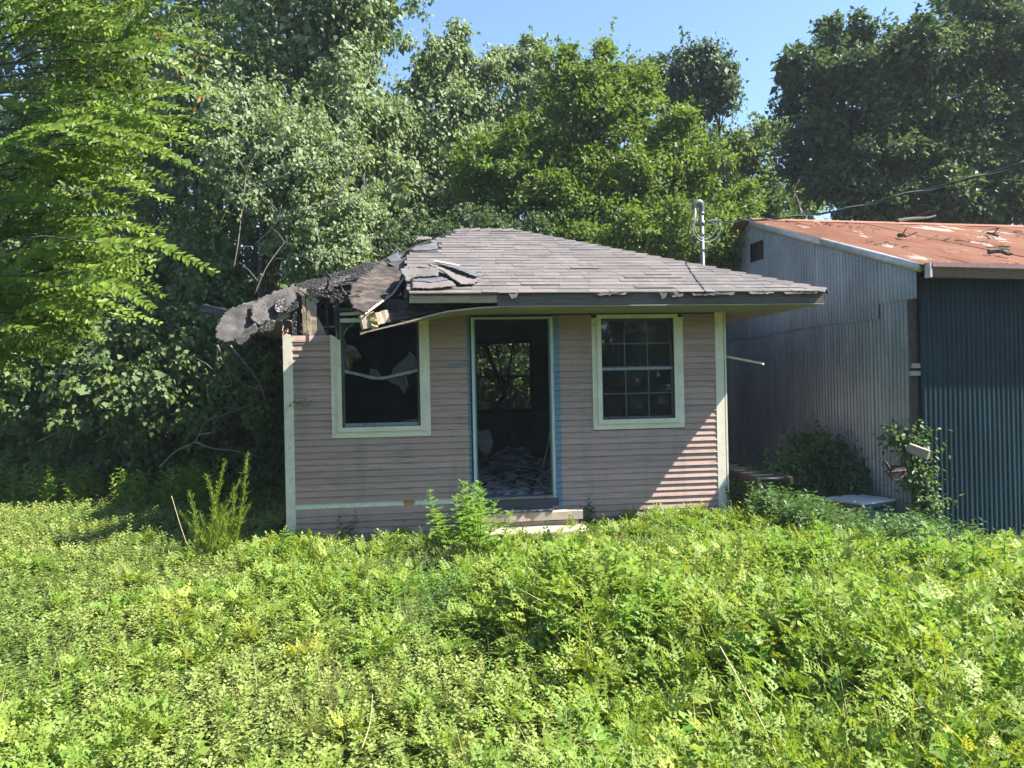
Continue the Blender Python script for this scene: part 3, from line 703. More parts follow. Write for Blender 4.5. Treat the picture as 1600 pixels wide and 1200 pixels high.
beam('ceiling_joist', q((560,462,0.2)), q((660,466,2.2)), 0.045, 0.12, MT['char'], ROOF, segs=8, rough=0.01)
# scorched plywood leaning off the eave
PLY = pl('scorched_plywood', [(545,466,-0.55),(549,445,-0.30),(566,432,-0.05),(597,408,0.40),(618,419,0.35),(632,430,0.18),(613,457,-0.30),(590,474,-0.62),(570,489,-0.84),(552,482,-0.78)], 0.020, 'scorch', jag=0.02)
pl('plywood_edge', [(632,431,0.165),(613,458,-0.315),(570,490,-0.855),(571,492,-0.86),(615,460,-0.325),(634,432,0.155)], 0.014, 'palewood', PLY, 0.0)
m = MB()
for i in range(9):
    a = np.array(q((545+i*3.2, 466-i*6.2, -0.55+i*0.1))); m.slab([a+(0,0,0.02), a+(0.10,0.03,0.05), a+(0.12,0.03,0.0), a+(0.02,0,-0.05)], 0.02, 0.02)
m.build('char_crust', MT['charpale'], PLY)
# curled shingles over the burn edge
def rp(name, pts, mat='shingle', th=0.010, jag=0.015):
    if jag == 0: return slab(name, [roofpt(*p) for p in pts], th, MT[mat], ROOF, 0)
    _sd[0] += 7; return sheet(name, [roofpt(*p) for p in pts], th, MT[mat], ROOF, 0.014, 0.008, 7.0, _sd[0])
rp('curled_shingle', [(630,437,0.10),(634,424,0.06),(660,420,0.04),(690,424,0.05),(684,433,0.09),(655,434,0.12)], 'shingle')
rp('curled_shingle', [(626,440,0.14),(655,432,0.12),(684,434,0.09),(686,438,0.05),(650,441,0.06),(634,446,0.05)], 'burntshingle')
rp('curled_shingle', [(668,419,0.05),(700,427,0.08),(752,440,0.04),(738,447,0.02),(718,448,0.03),(698,438,0.07),(680,430,0.09)], 'shingle')
rp('curled_shingle', [(680,421,0.09),(720,430,0.10),(752,439,0.055),(740,441,0.06),(716,436,0.10),(690,428,0.11)], 'felt')
rp('curled_edge', [(678,419,0.095),(718,428,0.105),(717,430,0.105),(678,421,0.095)], 'palewood', 0.006, 0.0)
rp('curled_edge', [(733,433,0.08),(752,438,0.06),(752,440,0.06),(732,435,0.08)], 'palewood', 0.006, 0.0)
rp('patch_shingle', [(645,437,0.02),(700,441,0.02),(712,450,0.02),(690,453,0.02),(645,453,0.02)], 'shingle', 0.01, 0.02)
rp('patch_felt', [(645,436,0.035),(690,438,0.035),(700,443,0.035),(672,446,0.035),(646,443,0.035)], 'felt', 0.006, 0.02)
rp('curled_shingle', [(645,388,0.06),(652,379,0.07),(668,376,0.05),(676,379,0.05),(668,384,0.08),(652,386,0.09)], 'shingle')
rp('torn_felt', [(650,386,0.01),(668,384,0.02),(682,380,0.01),(684,390,0.01),(660,393,0.01),(642,392,0.01)], 'felt', 0.006, 0.02)
rp('torn_felt', [(604,404,0.0),(622,396,0.02),(626,410,0.03),(612,412,0.02)], 'felt', 0.008, 0.02)
for a, b, w in (((600,412,1.0),(622,386,1.1),0.012), ((560,428,0.7),(572,408,0.8),0.010), ((520,440,0.4),(508,424,0.45),0.012), ((545,470,-0.2),(533,448,-0.1),0.014), ((585,452,0.2),(600,432,0.3),0.012), ((640,470,-0.5),(655,455,-0.6),0.010),
                ((610,478,-0.4),(690,474,-0.5),0.018), ((575,470,-0.1),(640,462,0.2),0.02), ((500,446,0.4),(585,440,0.6),0.022), ((540,436,0.5),(620,418,0.9),0.02), ((470,462,0.1),(448,440,0.12),0.010), ((480,458,0.0),(530,466,0.0),0.02)):
    beam('splinter', q(a), q(b), w, w*1.6, MT['char'], ROOF, segs=4, rough=0.004)
# draped burnt shingles at the collapsed left eave
DRAPE = pl('draped_shingles', [(355,484,-0.42),(387,473,-0.36),(424,461,-0.20),(456,449,0.05),(466,451,0.08),(463,468,0.0),(448,484,-0.16),(437,489,-0.26),(430,500,-0.36),(413,505,-0.46),(404,514,-0.50),(386,520,-0.56),(364,534,-0.62),(350,537,-0.62),(336,530,-0.62),(338,514,-0.58),(346,496,-0.50)], 0.014, 'burntshingle', jag=0.10)
for pts, mt in (([(392,476,-0.40),(410,468,-0.33),(418,482,-0.42),(420,498,-0.50),(404,508,-0.56),(394,498,-0.54)], 'burntshingle'),
            ([(428,470,-0.30),(446,462,-0.18),(448,478,-0.24),(440,490,-0.34),(430,488,-0.38)], 'char'),
            ([(366,530,-0.64),(384,514,-0.62),(398,506,-0.58),(404,516,-0.56),(390,528,-0.58),(374,541,-0.62)], 'burntshingle'),
            ([(402,512,-0.53),(420,499,-0.46),(432,503,-0.42),(424,517,-0.46),(408,522,-0.5)], 'charpale')):
    pl('shingle_flap', pts, 0.011, mt, DRAPE, 0.03)
beam('rafter_tail', q((318,481,-0.05)), q((364,493,-0.35)), 0.045, 0.09, MT['char'], ROOF, segs=5, rough=0.008)
beam('rafter_tail', q((404,497,-0.35)), q((474,472,0.10)), 0.045, 0.075, MT['char'], ROOF, segs=7, rough=0.008)
beam('rafter_tail', q((424,500,-0.15)), q((470,486,0.25)), 0.05, 0.05, MT['palewood'], ROOF, segs=4, rough=0.006)
# studs of the opened wall corner
for x0, x1, y0, y1, yy, mt in ((455,462,456,526,0.06,'char'),(463,470,462,524,0.08,'charpale'),(472,477,462,524,0.05,'rawwood'),(479,484,466,524,0.06,'palewood'),(484,494,470,524,0.07,'palewood'),(520,529,452,516,0.03,'char'),(524,530,480,530,-0.03,'char'),(508,512,474,523,0.09,'char')):
    a = q(((x0+x1)/2, y0, yy)); b = q(((x0+x1)/2, y1, yy)); w = abs(q((x1,y0,yy))[0]-q((x0,y0,yy))[0])
    beam('stud', a, (a[0]+0.01, a[1], b[2]), 0.07, w, MT[mt], H, segs=7, rough=0.006 if 'char' in mt else 0.003, up=(1,0,0))
pl('sheathing', [(494,492,0.10),(498,498,0.10),(511,524,0.10),(494,524,0.10)], 0.012, 'palewood', H, 0.0)
pl('plaster_scrap', [(472,506,0.03),(478,500,0.03),(482,512,0.03),(485,523,0.03),(472,523,0.03)], 0.012, 'palewood', H, 0.012)
beam('fallen_lath', q((468,451,0.02)), q((497,472,0.05)), 0.05, 0.035, MT['palewood'], H, segs=4, rough=0.006)
for py, mt in ((462,'char'),(480,'fascia'),(487,'trim')):
    beam('head_scrap', q((528,py+4,-0.01)), q((572,py+2,-0.01)), 0.03, 0.035, MT[mt], H, segs=6, rough=0.004)
# broken block at the end of the fallen soffit
BLK = beam('broken_block', q((563,504,-0.78)), q((584,499,-0.74)), 0.10, 0.15, MT['palewood'], H, segs=4, rough=0.008)
beam('block_end', q((586,499,-0.74)), q((606,494,-0.70)), 0.10, 0.13, MT['palewood'], BLK, segs=4, rough=0.007)
beam('insulation_tuft', q((581,490,-0.80)), q((586,512,-0.80)), 0.035, 0.05, MT['insul'], BLK, segs=5, rough=0.014)
pl('charred_board', [(603,489,-0.62),(650,476,-0.60),(700,470,-0.60),(760,470,-0.60),(700,482,-0.62),(640,498,-0.66),(606,508,-0.68)], 0.02, 'scorch', H, 0.02)
beam('charred_joist', q((560,470,0.1)), q((640,478,-0.6)), 0.05, 0.10, MT['char'], H, segs=6, rough=0.01)
box('charred_lookout', -0.10, -0.05, -0.80, 0.0, 2.45, 2.56, MT['char'], H)

# ------------------------------------------------------------------ inside
box('floor', -1.339, 3.539, 0.131, 4.279, 0.26, 0.30, MT['floor'], H)
m = MB(); m.box(0.30,3.539,0.112,4.279,2.432,2.446); m.box(-1.339,0.30,1.5,4.279,2.432,2.446); m.build('ceiling', MT['soot'], H)
slab('ceiling_scrap', [(-0.2,0.9,2.40),(0.30,0.5,2.43),(0.30,1.5,2.44),(-0.9,1.5,2.42)], 0.012, MT['soot'], H, 0.05)
x = -1.33
while x < 3.5:                                  # wainscot on the back wall
    w = rnd.choice((0.10,0.15,0.20)); b = min(x+w, 3.535)
    box('wainscot_board', x, b-0.006, 4.262, 4.2805, 0.30, 1.15, MT['panel'], H); x = b
y = 0.14
while y < 4.2:
    w = rnd.choice((0.10,0.15,0.20)); b = min(y+w, 4.25); box('wainscot_board', 3.522, 3.5395, y, b-0.006, 0.30, 1.15, MT['panel'], H); y = b
box('chair_rail', -1.33, 3.53, 4.245, 4.261, 1.12, 1.165, MT['panel'], H)
BW = box('back_window', 1.03, 1.96, 4.25, 4.29, 1.755, 1.785, MT['black'], H)
for a in ((1.0,1.045,1.165,2.38),(1.945,1.99,1.165,2.38),(1.0,1.99,2.335,2.38),(1.0,1.99,1.166,1.22)): box('sash_bar', a[0],a[1],4.24,4.2605,a[2],a[3], MT['black'], BW)
for pts in ([(748,538),(764,538),(756,552),(749,562)],[(790,538),(828,538),(828,556),(812,551),(800,556)],[(748,589),(770,589),(757,600),(752,612),(748,616)],
            [(748,640),(748,622),(764,630),(776,634),(790,628),(800,616),(814,610),(828,624),(828,640)],[(828,572),(828,588),(812,588),(820,582)],[(814,590),(828,590),(828,606)]):
    shard(BW, pts, 4.27)

# ------------------------------------------------------------------ concrete step
ST = thing('concrete_step', 'cracked concrete doorstep with two levels below the empty doorway', 'step', (1.2, -0.3, -0.05))
def rough_block(name, x0,x1,y0,y1,z0,z1, mat, par, r_=0.006, nx=10):
    v = []; f = []
    for i in range(nx+1):
        x = x0+(x1-x0)*i/nx
        for y, z in ((y0,z0),(y0,z1-0.015),(y0+0.018,z1),(y1,z1),(y1,z0)):
            v.append((x, y+rnd.uniform(-r_,r_), z+rnd.uniform(-r_,r_)*0.6))
    for i in range(nx):
        for k in range(5): a = i*5+k; b = i*5+(k+1) % 5; f.append((a, a+5, b+5, b))
    f.append((0,1,2,3,4)); m0 = nx*5; f.append((m0+4,m0+3,m0+2,m0+1,m0))
    return mobj(name, v, f, mat, par)
rough_block('upper_tread', 0.64, 1.83, -0.36, -0.035, 0.10, 0.205, MT['concrete'], ST)
rough_block('riser', 0.68, 1.79, -0.31, -0.04, -0.06, 0.099, MT['concrete'], ST, 0.004)
rough_block('lower_tread', 0.56, 1.84, -0.66, -0.315, -0.14, 0.035, MT['concrete'], ST)
tag(slab('roof_scrap', [(0.68,-0.375,0.216),(1.30,-0.375,0.216),(1.50,-0.372,0.218),(1.52,-0.12,0.216),(1.1,-0.10,0.215),(0.66,-0.14,0.216)], 0.012, MT['felt'], None, 0.012),
    'dark scrap of roofing lying flat on the concrete doorstep', 'roofing scrap')

# ------------------------------------------------------------------ things inside the house
def rubble():
    m = MB()
    for i in range(620):
        x = rnd.gauss(1.35, 0.6); y = rnd.uniform(0.25, 3.6); h = 0.42*math.exp(-((x-1.35)/0.55)**2-((y-2.5)/0.9)**2)
        if not -1.2 < x < 3.4: continue
        s = rnd.uniform(0.03, 0.16)*(0.5+0.5*min(1, y/2)); a = rnd.uniform(0, 3.14); t = rnd.uniform(-0.5, 0.5)
        ux = np.array([math.cos(a), math.sin(a), t*0.4]); uy = np.array([-math.sin(a), math.cos(a), rnd.uniform(-0.4,0.4)])
        c = np.array([x, y, 0.31+h*rnd.random()**0.4])
        m.slab([c-ux*s-uy*s*rnd.uniform(.3,.8), c+ux*s*rnd.uniform(.5,1)-uy*s*.5, c+ux*s*.8+uy*s*rnd.uniform(.3,.8), c-ux*s*.4+uy*s*.6], 0.012)
    tag(m.build('rubble', MT['rubble']), 'grey heap of plaster rubble on the floor inside the doorway', 'rubble', kind='stuff')
rubble()
tag(slab('fallen_board', [q((748,674,2.6)), q((764,671,2.7)), q((770,690,2.5)), q((767,712,2.3)), q((752,706,2.3)), q((746,690,2.4))], 0.02, MT['whiteboard'], None, 0.02),
    'torn white board leaning inside the doorway by the left jamb', 'board')
tag(slab('fallen_sheet', [q((772,716,2.4)), q((800,706,2.6)), q((822,716,2.4)), q((816,738,1.9)), q((790,742,1.8)), q((776,732,2.0))], 0.012, MT['rubble'], None, 0.03),
    'curled grey sheet of plasterboard lying on the rubble heap', 'plasterboard')
tag(beam('charred_plank', q((765,722,2.2)), q((797,668,2.7)), 0.03, 0.15, MT['char'], None, segs=6, rough=0.008),
    'black charred plank leaning upright on the rubble inside the doorway', 'plank')
tag(tube('hanging_wire', smoothpath([q((861,660,0.14)), q((856,695,0.2)), q((846,735,0.35)), q((834,764,0.5))], 6), 0.006, MT['greycable'], None, 5),
    'thin pale wire hanging down the right jamb of the open doorway', 'wire')
tag(tube('window_ornament', smoothpath([q((1027,572,0.10)), q((1028,578,0.10)), q((1028,584,0.10)), q((1029,588,0.10))], 3), [0.002]*4+[0.006,0.012,0.018,0.022,0.024,0.02], MT['whiteboard'], None, 8),
    'little white ornament hanging behind the panes of the right window', 'ornament')
# mounted deer head
DH = thing('deer_head_mount', 'mounted deer head with antlers looking out of the broken left window', 'deer mount', q((520,570,1.0)))
pth = [q((500,592,1.0)), q((520,578,1.0)), q((534,566,0.99)), q((541,556,0.98)), q((546,550,0.97)), q((551,553,0.96)), q((556,557,0.95)), q((560,560,0.945)), q((562,562,0.94))]
pth = smoothpath(pth, 3); rr = np.interp(np.linspace(0,1,len(pth)), [0,0.25,0.42,0.52,0.62,0.75,0.88,0.96,1], [0.17,0.14,0.105,0.088,0.085,0.062,0.046,0.040,0.022])
m = MB(); m.tube(pth, rr, 14); m.build('head', MT['deer'], DH, True)
e = pth[-2]; m = MB(); m.tube([e+np.array([-0.005,-0.02,0.01]), e+np.array([0.02,-0.025,0.0])], [0.03,0.02], 8); m.build('nose', MT['deerdark'], DH, True)
for s_, dy in ((1,-0.07),(1,0.07)):
    b = q((541,547,0.98)) + np.array([0, dy, 0])
    slab('ear', [b, b+np.array([-0.05,dy*0.6,0.05]), b+np.array([-0.11,dy*1.6,0.10]), b+np.array([-0.02,dy*0.9,0.08])], 0.012, MT['deer'], DH)
    c = q((545,546,0.98))+np.array([0,dy*0.6,0])
    tube('antler', smoothpath([c, c+np.array([-0.06,dy*1.0,0.10]), c+np.array([-0.08,dy*3.0,0.22]), c+np.array([0.02,dy*4.0,0.33]), c+np.array([0.12,dy*3.4,0.38])], 4), np.linspace(0.016,0.006,17), MT['antler'], DH, 6)
    for t0, dv in ((c+np.array([-0.075,dy*2.0,0.17]), (0.03,0.0,0.15)), (c+np.array([-0.02,dy*3.7,0.29]), (-0.02,0.0,0.14))):
        tube('antler_tine', [t0, t0+np.array(dv)*0.5+np.array([0.012,0,0]), t0+np.array(dv)], [0.010,0.008,0.003], MT['antler'], DH, 5)
    ey = q((548,549.5,0.97))+np.array([0,dy*0.95,0.0])
    bm = bmesh.new(); bmesh.ops.create_uvsphere(bm, u_segments=8, v_segments=6, radius=0.016); me = bpy.data.meshes.new('eye'); bm.to_mesh(me); bm.free()
    me.materials.append(MT['deerdark']); eo = bpy.data.objects.new('eye', me); link(eo, DH); eo.location = Vector([float(k_) for k_ in ey])

# plank poking out of the right side wall, seen beside the corner
tag(slab('loose_plank', [(3.70,0.20,1.925),(3.70,0.10,1.925),(3.93,-0.43,1.815),(4.0,-0.38,1.80),(3.80,0.18,1.905)], 0.02, MT['trim']),
    'pale loose plank sticking out past the right corner of the house', 'plank')

# ------------------------------------------------------------------ service mast and cable
MA = thing('service_mast', 'grey conduit mast with looped cables standing above the right hip of the roof', 'utility mast', (3.76, 0.85, 2.3))
tube('conduit', [(3.76,0.85,1.6),(3.76,0.85,3.85)], 0.030, MT['conduit'], MA, 10)
tube('weatherhead', smoothpath([(3.76,0.85,3.83),(3.76,0.85,3.92),(3.73,0.845,3.965),(3.67,0.84,3.94),(3.64,0.84,3.88)], 4), list(np.interp(np.linspace(0,1,17),[0,.3,.6,1],[0.034,0.040,0.042,0.030])), MT['conduit'], MA, 10)
tube('clamp', [(3.76,0.85,3.66),(3.76,0.85,3.72)], 0.040, MT['conduit'], MA, 10)
tube('collar', [(3.76,0.85,3.80),(3.76,0.85,3.835)], 0.038, MT['conduit'], MA, 10)
for k, (rx, rzz, dz, ph) in enumerate(((0.21,0.24,-0.30,0.0),(0.15,0.19,-0.22,0.3),(0.19,0.20,-0.26,-0.2))):
    pts = [np.array([3.67,0.84,3.90])]
    for a in np.linspace(2.6, 6.6, 14):
        pts.append(np.array([3.77+rx*math.cos(a), 0.80-0.05*k-0.02*math.sin(a), 3.88+dz+rzz*math.sin(a)]))
    pts.append(np.array([3.80,0.78,3.70])); tube('cable_loop', smoothpath(pts, 3), 0.007, MT['greycable' if k else 'cable'], MA, 6)
slab('mast_flange', [(3.66,0.75,2.94),(3.86,0.75,2.86),(3.86,0.97,2.86),(3.66,0.97,2.94)], 0.012, MT['flash'], MA)
cp = [np.array([3.80,0.80,3.70]), np.array([3.745,0.33,3.605]), np.array([3.727,-0.105,3.508]), np.array([3.727,-0.454,3.445]), np.array([3.729,-0.956,3.345]),
      onX(1230,340,3.75), onX(1310,329,3.80), onX(1400,307,3.88), onX(1500,283,3.98), onX(1600,254,4.10), onX(1720,214,4.25), np.array([4.7,-9.0,3.9]), np.array([6.0,-14.0,5.5])]
cpp = smoothpath(cp, 8)
SV = thing('service_cable', 'dark twisted service cable strung from the mast up to the right', 'cable', cp[0])
tube('insulated_wire', cpp, 0.0075, MT['cable'], SV, 6)
tube('neutral_wire', [p + np.array([0.011*math.cos(i*0.8), 0, 0.011*math.sin(i*0.8)]) for i, p in enumerate(cpp)], 0.0045, MT['greycable'], SV, 5)

# ------------------------------------------------------------------ shed (local frame: x along its front, y into its depth)
SA = math.radians(5.0); SG = atD(1420, 600, 9.15); SG[2] = 0.0
_sx = np.array([math.cos(SA), math.sin(SA), 0]); _sy = np.array([-math.sin(SA), math.cos(SA), 0])
def shed_xf(v): v = np.asarray(v, float); return SG + v[:, :1]*_sx + v[:, 1:2]*_sy + v[:, 2:3]*np.array([0, 0, 1.0])
SH = thing('metal_shed', 'grey corrugated metal shed with rusty red gable roof beside the house', 'shed', SG)
XF = shed_xf
RY, RZ, EY, EZ, BY, BZ = 3.45, 4.22, -0.36, 2.90, 6.4, 2.60
def roof_at(y): return EZ+(y-EY)*(RZ-EZ)/(RY-EY) if y < RY else RZ+(y-RY)*(BZ-RZ)/(BY-RY)
CP = 0.068
def corr(name, u0, u1, lo, hi, place, mat, par, amp=0.009, rows=7, ph=0.0, dent=0.004):
    n = max(2, int(round((u1-u0)/(CP/6)))); v = []; f = []
    for i in range(n+1):
        u = u0+(u1-u0)*i/n; d = amp*math.sin(2*math.pi*u/CP+ph); a = lo(u) if callable(lo) else lo; b = hi(u) if callable(hi) else hi
        for k in range(rows+1): v.append(place(u, a+(b-a)*k/rows, d+dent*float(snoise(np.array(u), np.array(a+(b-a)*k/rows), 4.0, int(u0*17) % 50))))
    for i in range(n):
        for k in range(rows): a = i*(rows+1)+k; f.append((a, a+rows+1, a+rows+2, a+1))
    return mobj(name, v, f, mat, par, True)
gp = lambda off: (lambda u, s, d: (off+d+rnd.uniform(-0.0008,0.0008), u, s))
# gable wall: lower tier and upper tier of sheets
y = -0.02; k = 0
while y < 6.2:
    y1 = y+0.66; top = 2.46-0.006*k+rnd.uniform(-0.06,0.05)
    if k == 0: top = 2.60
    if k == 1: top = 2.42
    corr('wall_sheet', y, y1, -0.50, top, gp(-0.004*(k % 2)), MT['galv'], SH)
    y = y1-0.03; k += 1
y = -0.18; k = 0
while y < 6.1:
    y1 = y+0.67; lo = 2.37-0.008*k+rnd.uniform(-0.03,0.03); 
    if k == 0: lo = 2.53
    hi = lambda u: roof_at(u)-0.02
    if y < 3.55 and y1 > 3.15:
        corr('wall_sheet', y, y1, lo, 3.535, gp(-0.022-0.004*(k % 2)), MT['galv'], SH)
        if y < 3.13: corr('wall_sheet', y, 3.15, 3.53, hi, gp(-0.026), MT['galv'], SH)
        if y1 > 3.57: corr('wall_sheet', 3.56, y1, 3.53, hi, gp(-0.026), MT['galv'], SH)
        corr('wall_sheet', max(y,3.10), min(y1,3.60), 3.84, hi, gp(-0.024), MT['galv'], SH)
    else:
        corr('wall_sheet', y, y1, lo, hi, gp(-0.022-0.004*(k % 2)), MT['galv'], SH)
    y = y1-0.03; k += 1
VW = box('vent_dark_panel', 0.12, 0.14, 3.0, 3.75, 3.4, 3.95, MT['black'], SH)  # black panel behind the gap paints the dark inside the shed
box('vent_stud', 0.05, 0.09, 3.34, 3.40, 3.45, 3.95, MT['darkwood'], VW)
# framing, and an unseen black box added to block light
box('corner_post', 0.03, 0.15, 0.02, 0.15, -0.5, 2.86, MT['darkwood'], SH)
for z in (1.63, 1.72): box('nailer_block', -0.005+0.02*(z > 1.7), 0.13, -0.04, 0.018, z, z+0.055, MT['greywood'], SH)
box('light_block_box', 0.20, 7.4, 0.20, 6.1, -0.5, 2.55, MT['black'], SH)
# front of teal sheets
x = 0.15; k = 0
while x < 7.2:
    corr('front_sheet', x, x+0.67, -0.50, 2.80, lambda u, s, d, k=k: (u, -0.03-0.004*(k % 2)+d, s), MT['tealsheet'], SH, 0.0065)
    x += 0.64; k += 1
corr('rear_sheet', 0.0, 7.4, -0.05, BZ-0.05, lambda u, s, d: (u, 6.25+d, s), MT['galv'], SH)
corr('end_sheet', -0.05, 6.2, -0.05, lambda u: roof_at(u)-0.02, lambda u, s, d: (7.45+d, u, s), MT['galv'], SH)
# roof sheets
x = -0.09; k = 0
while x < 7.5:
    a, b = x, min(x+0.68, 7.6); sag = [0.0, 0.010, 0.016, 0.012][k % 4]
    corr('roof_sheet', a, b, EY-0.02*rnd.random(), RY, lambda u, s, d, k=k, sag=sag: (u, s, roof_at(min(s, RY))+d+0.006*(k % 2)-sag*math.sin(math.pi*(s-EY)/(RY-EY))), MT['rust'], SH, 0.010, 4)
    corr('roof_sheet', a, b, RY+0.001, BY, lambda u, s, d, k=k: (u, s, roof_at(s)+d+0.006*(k % 2)), MT['rust'], SH, 0.010, 2)
    x += 0.65; k += 1
corr('ridge_sheet', -0.30, 0.10, RY-0.02, RY+0.30, lambda u, s, d: (u, s, roof_at(s)+0.012+d), MT['rust'], SH, 0.010, 2)
m = MB(); m.slab([(-0.08,RY-0.16,roof_at(RY-0.16)+0.016),(7.6,RY-0.16,roof_at(RY-0.16)+0.016),(7.6,RY,RZ+0.028),(-0.08,RY,RZ+0.028)], 0.004); m.slab([(-0.08,RY,RZ+0.028),(7.6,RY,RZ+0.028),(7.6,RY+0.16,roof_at(RY+0.16)+0.016),(-0.08,RY+0.16,roof_at(RY+0.16)+0.016)], 0.004)
m.build('ridge_cap', MT['rust'], SH)
# rake flashing and gutter
def rake(ya, yb, off=0.0):
    m = MB(); m.tube([(-0.055,ya,roof_at(ya)-0.055-off),(-0.055,yb,roof_at(yb)-0.055-off)], 0.055, 10); m.build('rake_flashing', MT['flash'], SH, True)
rake(-0.30, 1.55); rake(1.52, RY-0.02, 0.006)
beam('rake_board', (-0.03,RY+0.03,RZ-0.06), (-0.03,BY,BZ-0.05), 0.03, 0.09, MT['greywood'], SH)
prof = [(-0.36,2.905),(-0.445,2.905),(-0.45,2.855),(-0.415,2.815),(-0.39,2.745),(-0.36,2.745)]
for a, b in ((-0.02, 3.0), (2.99, 7.6)):
    sag = 0.01 if a < 0 else -0.02
    v = [(xx, p[0]-0.003*(a > 0), p[1]-(0.03 if xx > 2.5 else 0)) for xx in (a, b) for p in prof]
    mobj('gutter', v, [(0,1,2,3,4,5),(11,10,9,8,7,6)]+[(i,(i+1) % 6+0,(i+1) % 6+6,i+6) for i in range(1,6)], MT['gutter'], SH)
box('gutter_end', -0.05, -0.021, -0.44, -0.355, 2.735, 2.90, MT['flash'], SH)
box('eave_board', 0.0, 7.5, -0.345, -0.32, 2.74, 2.86, MT['darkwood'], SH)
XF = None

def shed_pt(px, py):
    """point on the front slope of the shed roof"""
    n = np.cross(_sx, _sy*(RY-EY)+np.array([0,0,RZ-EZ])); n /= np.linalg.norm(n); P0 = SG+_sy*EY+np.array([0,0,EZ+0.02])
    d = _ray(px, py); return CAM + d*((P0-CAM).dot(n)/d.dot(n))
for i, (pts, lab) in enumerate(((((1402,348),(1425,346),(1448,343),(1462,341)), 'crooked fallen branch near the ridge of the rusty shed roof'),
                                (((1545,397),(1562,398),(1575,401),(1582,402)), 'thick dark fallen branch near the gutter of the rusty shed roof'),
                                (((1405,371),(1412,373),(1416,373)), 'short stub of branch midway up the rusty shed roof'),
                                (((1543,367),(1552,371),(1560,372)), 'small forked twig on the right of the rusty shed roof'))):
    P = [shed_pt(*p)+np.array([0,0,0.03+0.02*(k % 2)]) for k, p in enumerate(pts)]
    m = MB(); sp = smoothpath(P, 3); m.tube(sp, np.linspace(0.035,0.014,len(sp)) if i < 3 else 0.02, 6)
    for k in (1, 2):
        b = P[min(k,len(P)-1)]; m.tube([b, b+np.array([rnd.uniform(-.15,.2), rnd.uniform(-.2,.2), 0.06]), b+np.array([rnd.uniform(-.3,.35), rnd.uniform(-.3,.3), 0.09])], [0.012,0.009,0.005], 5)
    tag(m.build('fallen_branch', MT['bark']), lab, 'branch', 'branches fallen on the shed roof')
m = MB()
for i in range(750):
    u = rnd.uniform(0.3, 6.5); s = rnd.uniform(0.2, 3.3)
    if snoise(np.array(u), np.array(s), 2.2, 21) < 0.15: continue
    c = SG+_sx*u+_sy*s+np.array([0,0,roof_at(s)+0.018]); L = rnd.uniform(0.02,0.09); a = rnd.uniform(0,6.28)
    dx = _sx*math.cos(a)*L+_sy*math.sin(a)*L+np.array([0,0,math.sin(a)*L*0.347]); w = np.cross(dx,(0,0,1))*0.25
    m.add([c-dx, c+w+(0,0,0.004), c+dx, c-w+(0,0,0.008)], [(0,1,2,3)])
tag(m.build('leaf_litter', MT['bark']), 'brown leaf litter and twigs strewn over the rusty shed roof', 'litter', kind='stuff')
rb = shed_pt(1252,336)
tag(tube('bare_stem', smoothpath([rb, rb+np.array([-0.05,0,0.25]), rb+np.array([-0.12,0,0.42]), rb+np.array([-0.02,0,0.62])], 4), np.linspace(0.012,0.005,13), MT['twig'], None, 5),
    'thin bare vine stem curling up above the shed ridge', 'twig')

# ------------------------------------------------------------------ small things by the shed
BX = thing('metal_chest', 'low metal chest with chalky white lid in the weeds by the shed wall', 'chest', (5.36, 0.05, -0.33))
a_ = math.radians(-72)
def bxf(v):
    v = np.asarray(v, float); c, s = math.cos(a_), math.sin(a_)
    return np.stack([5.38+v[:,0]*c-v[:,1]*s, -0.02+v[:,0]*s+v[:,1]*c, v[:,2]-0.15], -1)
XF = bxf
box('side_panel', -0.24, 0.24, -0.30, -0.285, -0.25, 0.27, MT['boxtan'], BX)
box('end_panel', 0.241, 0.255, -0.30, 0.25, -0.25, 0.27, MT['boxside'], BX)
box('side_panel', -0.24, 0.24, 0.24, 0.255, -0.25, 0.27, MT['boxside'], BX)
box('end_panel', -0.255, -0.241, -0.30, 0.25, -0.25, 0.27, MT['boxside'], BX)
box('lid', -0.27, 0.27, -0.32, 0.27, 0.272, 0.30, MT['boxtop'], BX)
box('hand_slot', 0.2555, 0.2585, -0.10, 0.10, 0.19, 0.23, MT['black'], BX)  # black plate paints the dark inside the slot
box('slot_rim', 0.2555, 0.262, -0.12, 0.12, 0.231, 0.242, MT['boxside'], BX)
XF = None
LD = thing('ladder', 'old dark ladder lying on its side supports between house and shed', 'ladder', (4.25, 1.5, 0.3))
for x in (4.02, 4.42): beam('rail', (x-0.10,-0.35,0.44), (x+0.06,3.9,0.46), 0.035, 0.08, MT['darkwood'], LD)
for k in range(14):
    y = -0.2+0.29*k; t = (y+0.35)/4.25; x0 = 3.92+0.16*t
    tube('rung', [(x0+0.012,y,0.455),(x0+0.388,y,0.455)], 0.017, MT['greywood'], LD, 6)
tag(beam('stacked_timber', (3.98,-0.1,0.20), (4.10,3.8,0.22), 0.30, 0.10, MT['darkwood'], None, segs=3, rough=0.004), 'dark timber lying under the ladder beside the house', 'timber')
tag(beam('timber_support', (3.75,1.2,0.07), (4.6,1.25,0.07), 0.12, 0.13, MT['darkwood']), 'short dark block under the timber and ladder', 'block')
BK = thing('wire_basket', 'rusty wire basket with flat back plate hung on the corrugated wall', 'basket', atD(1397,745,9.0))
def bp(px, py, D): return atD(px, py, D)
slab('back_plate', [bp(1386,735,9.15),(bp(1390,728,9.2)),bp(1409,727,9.15),bp(1414,732,9.05),bp(1410,737,8.98),bp(1392,738,9.0)], 0.012, MT['rustdark'], BK)
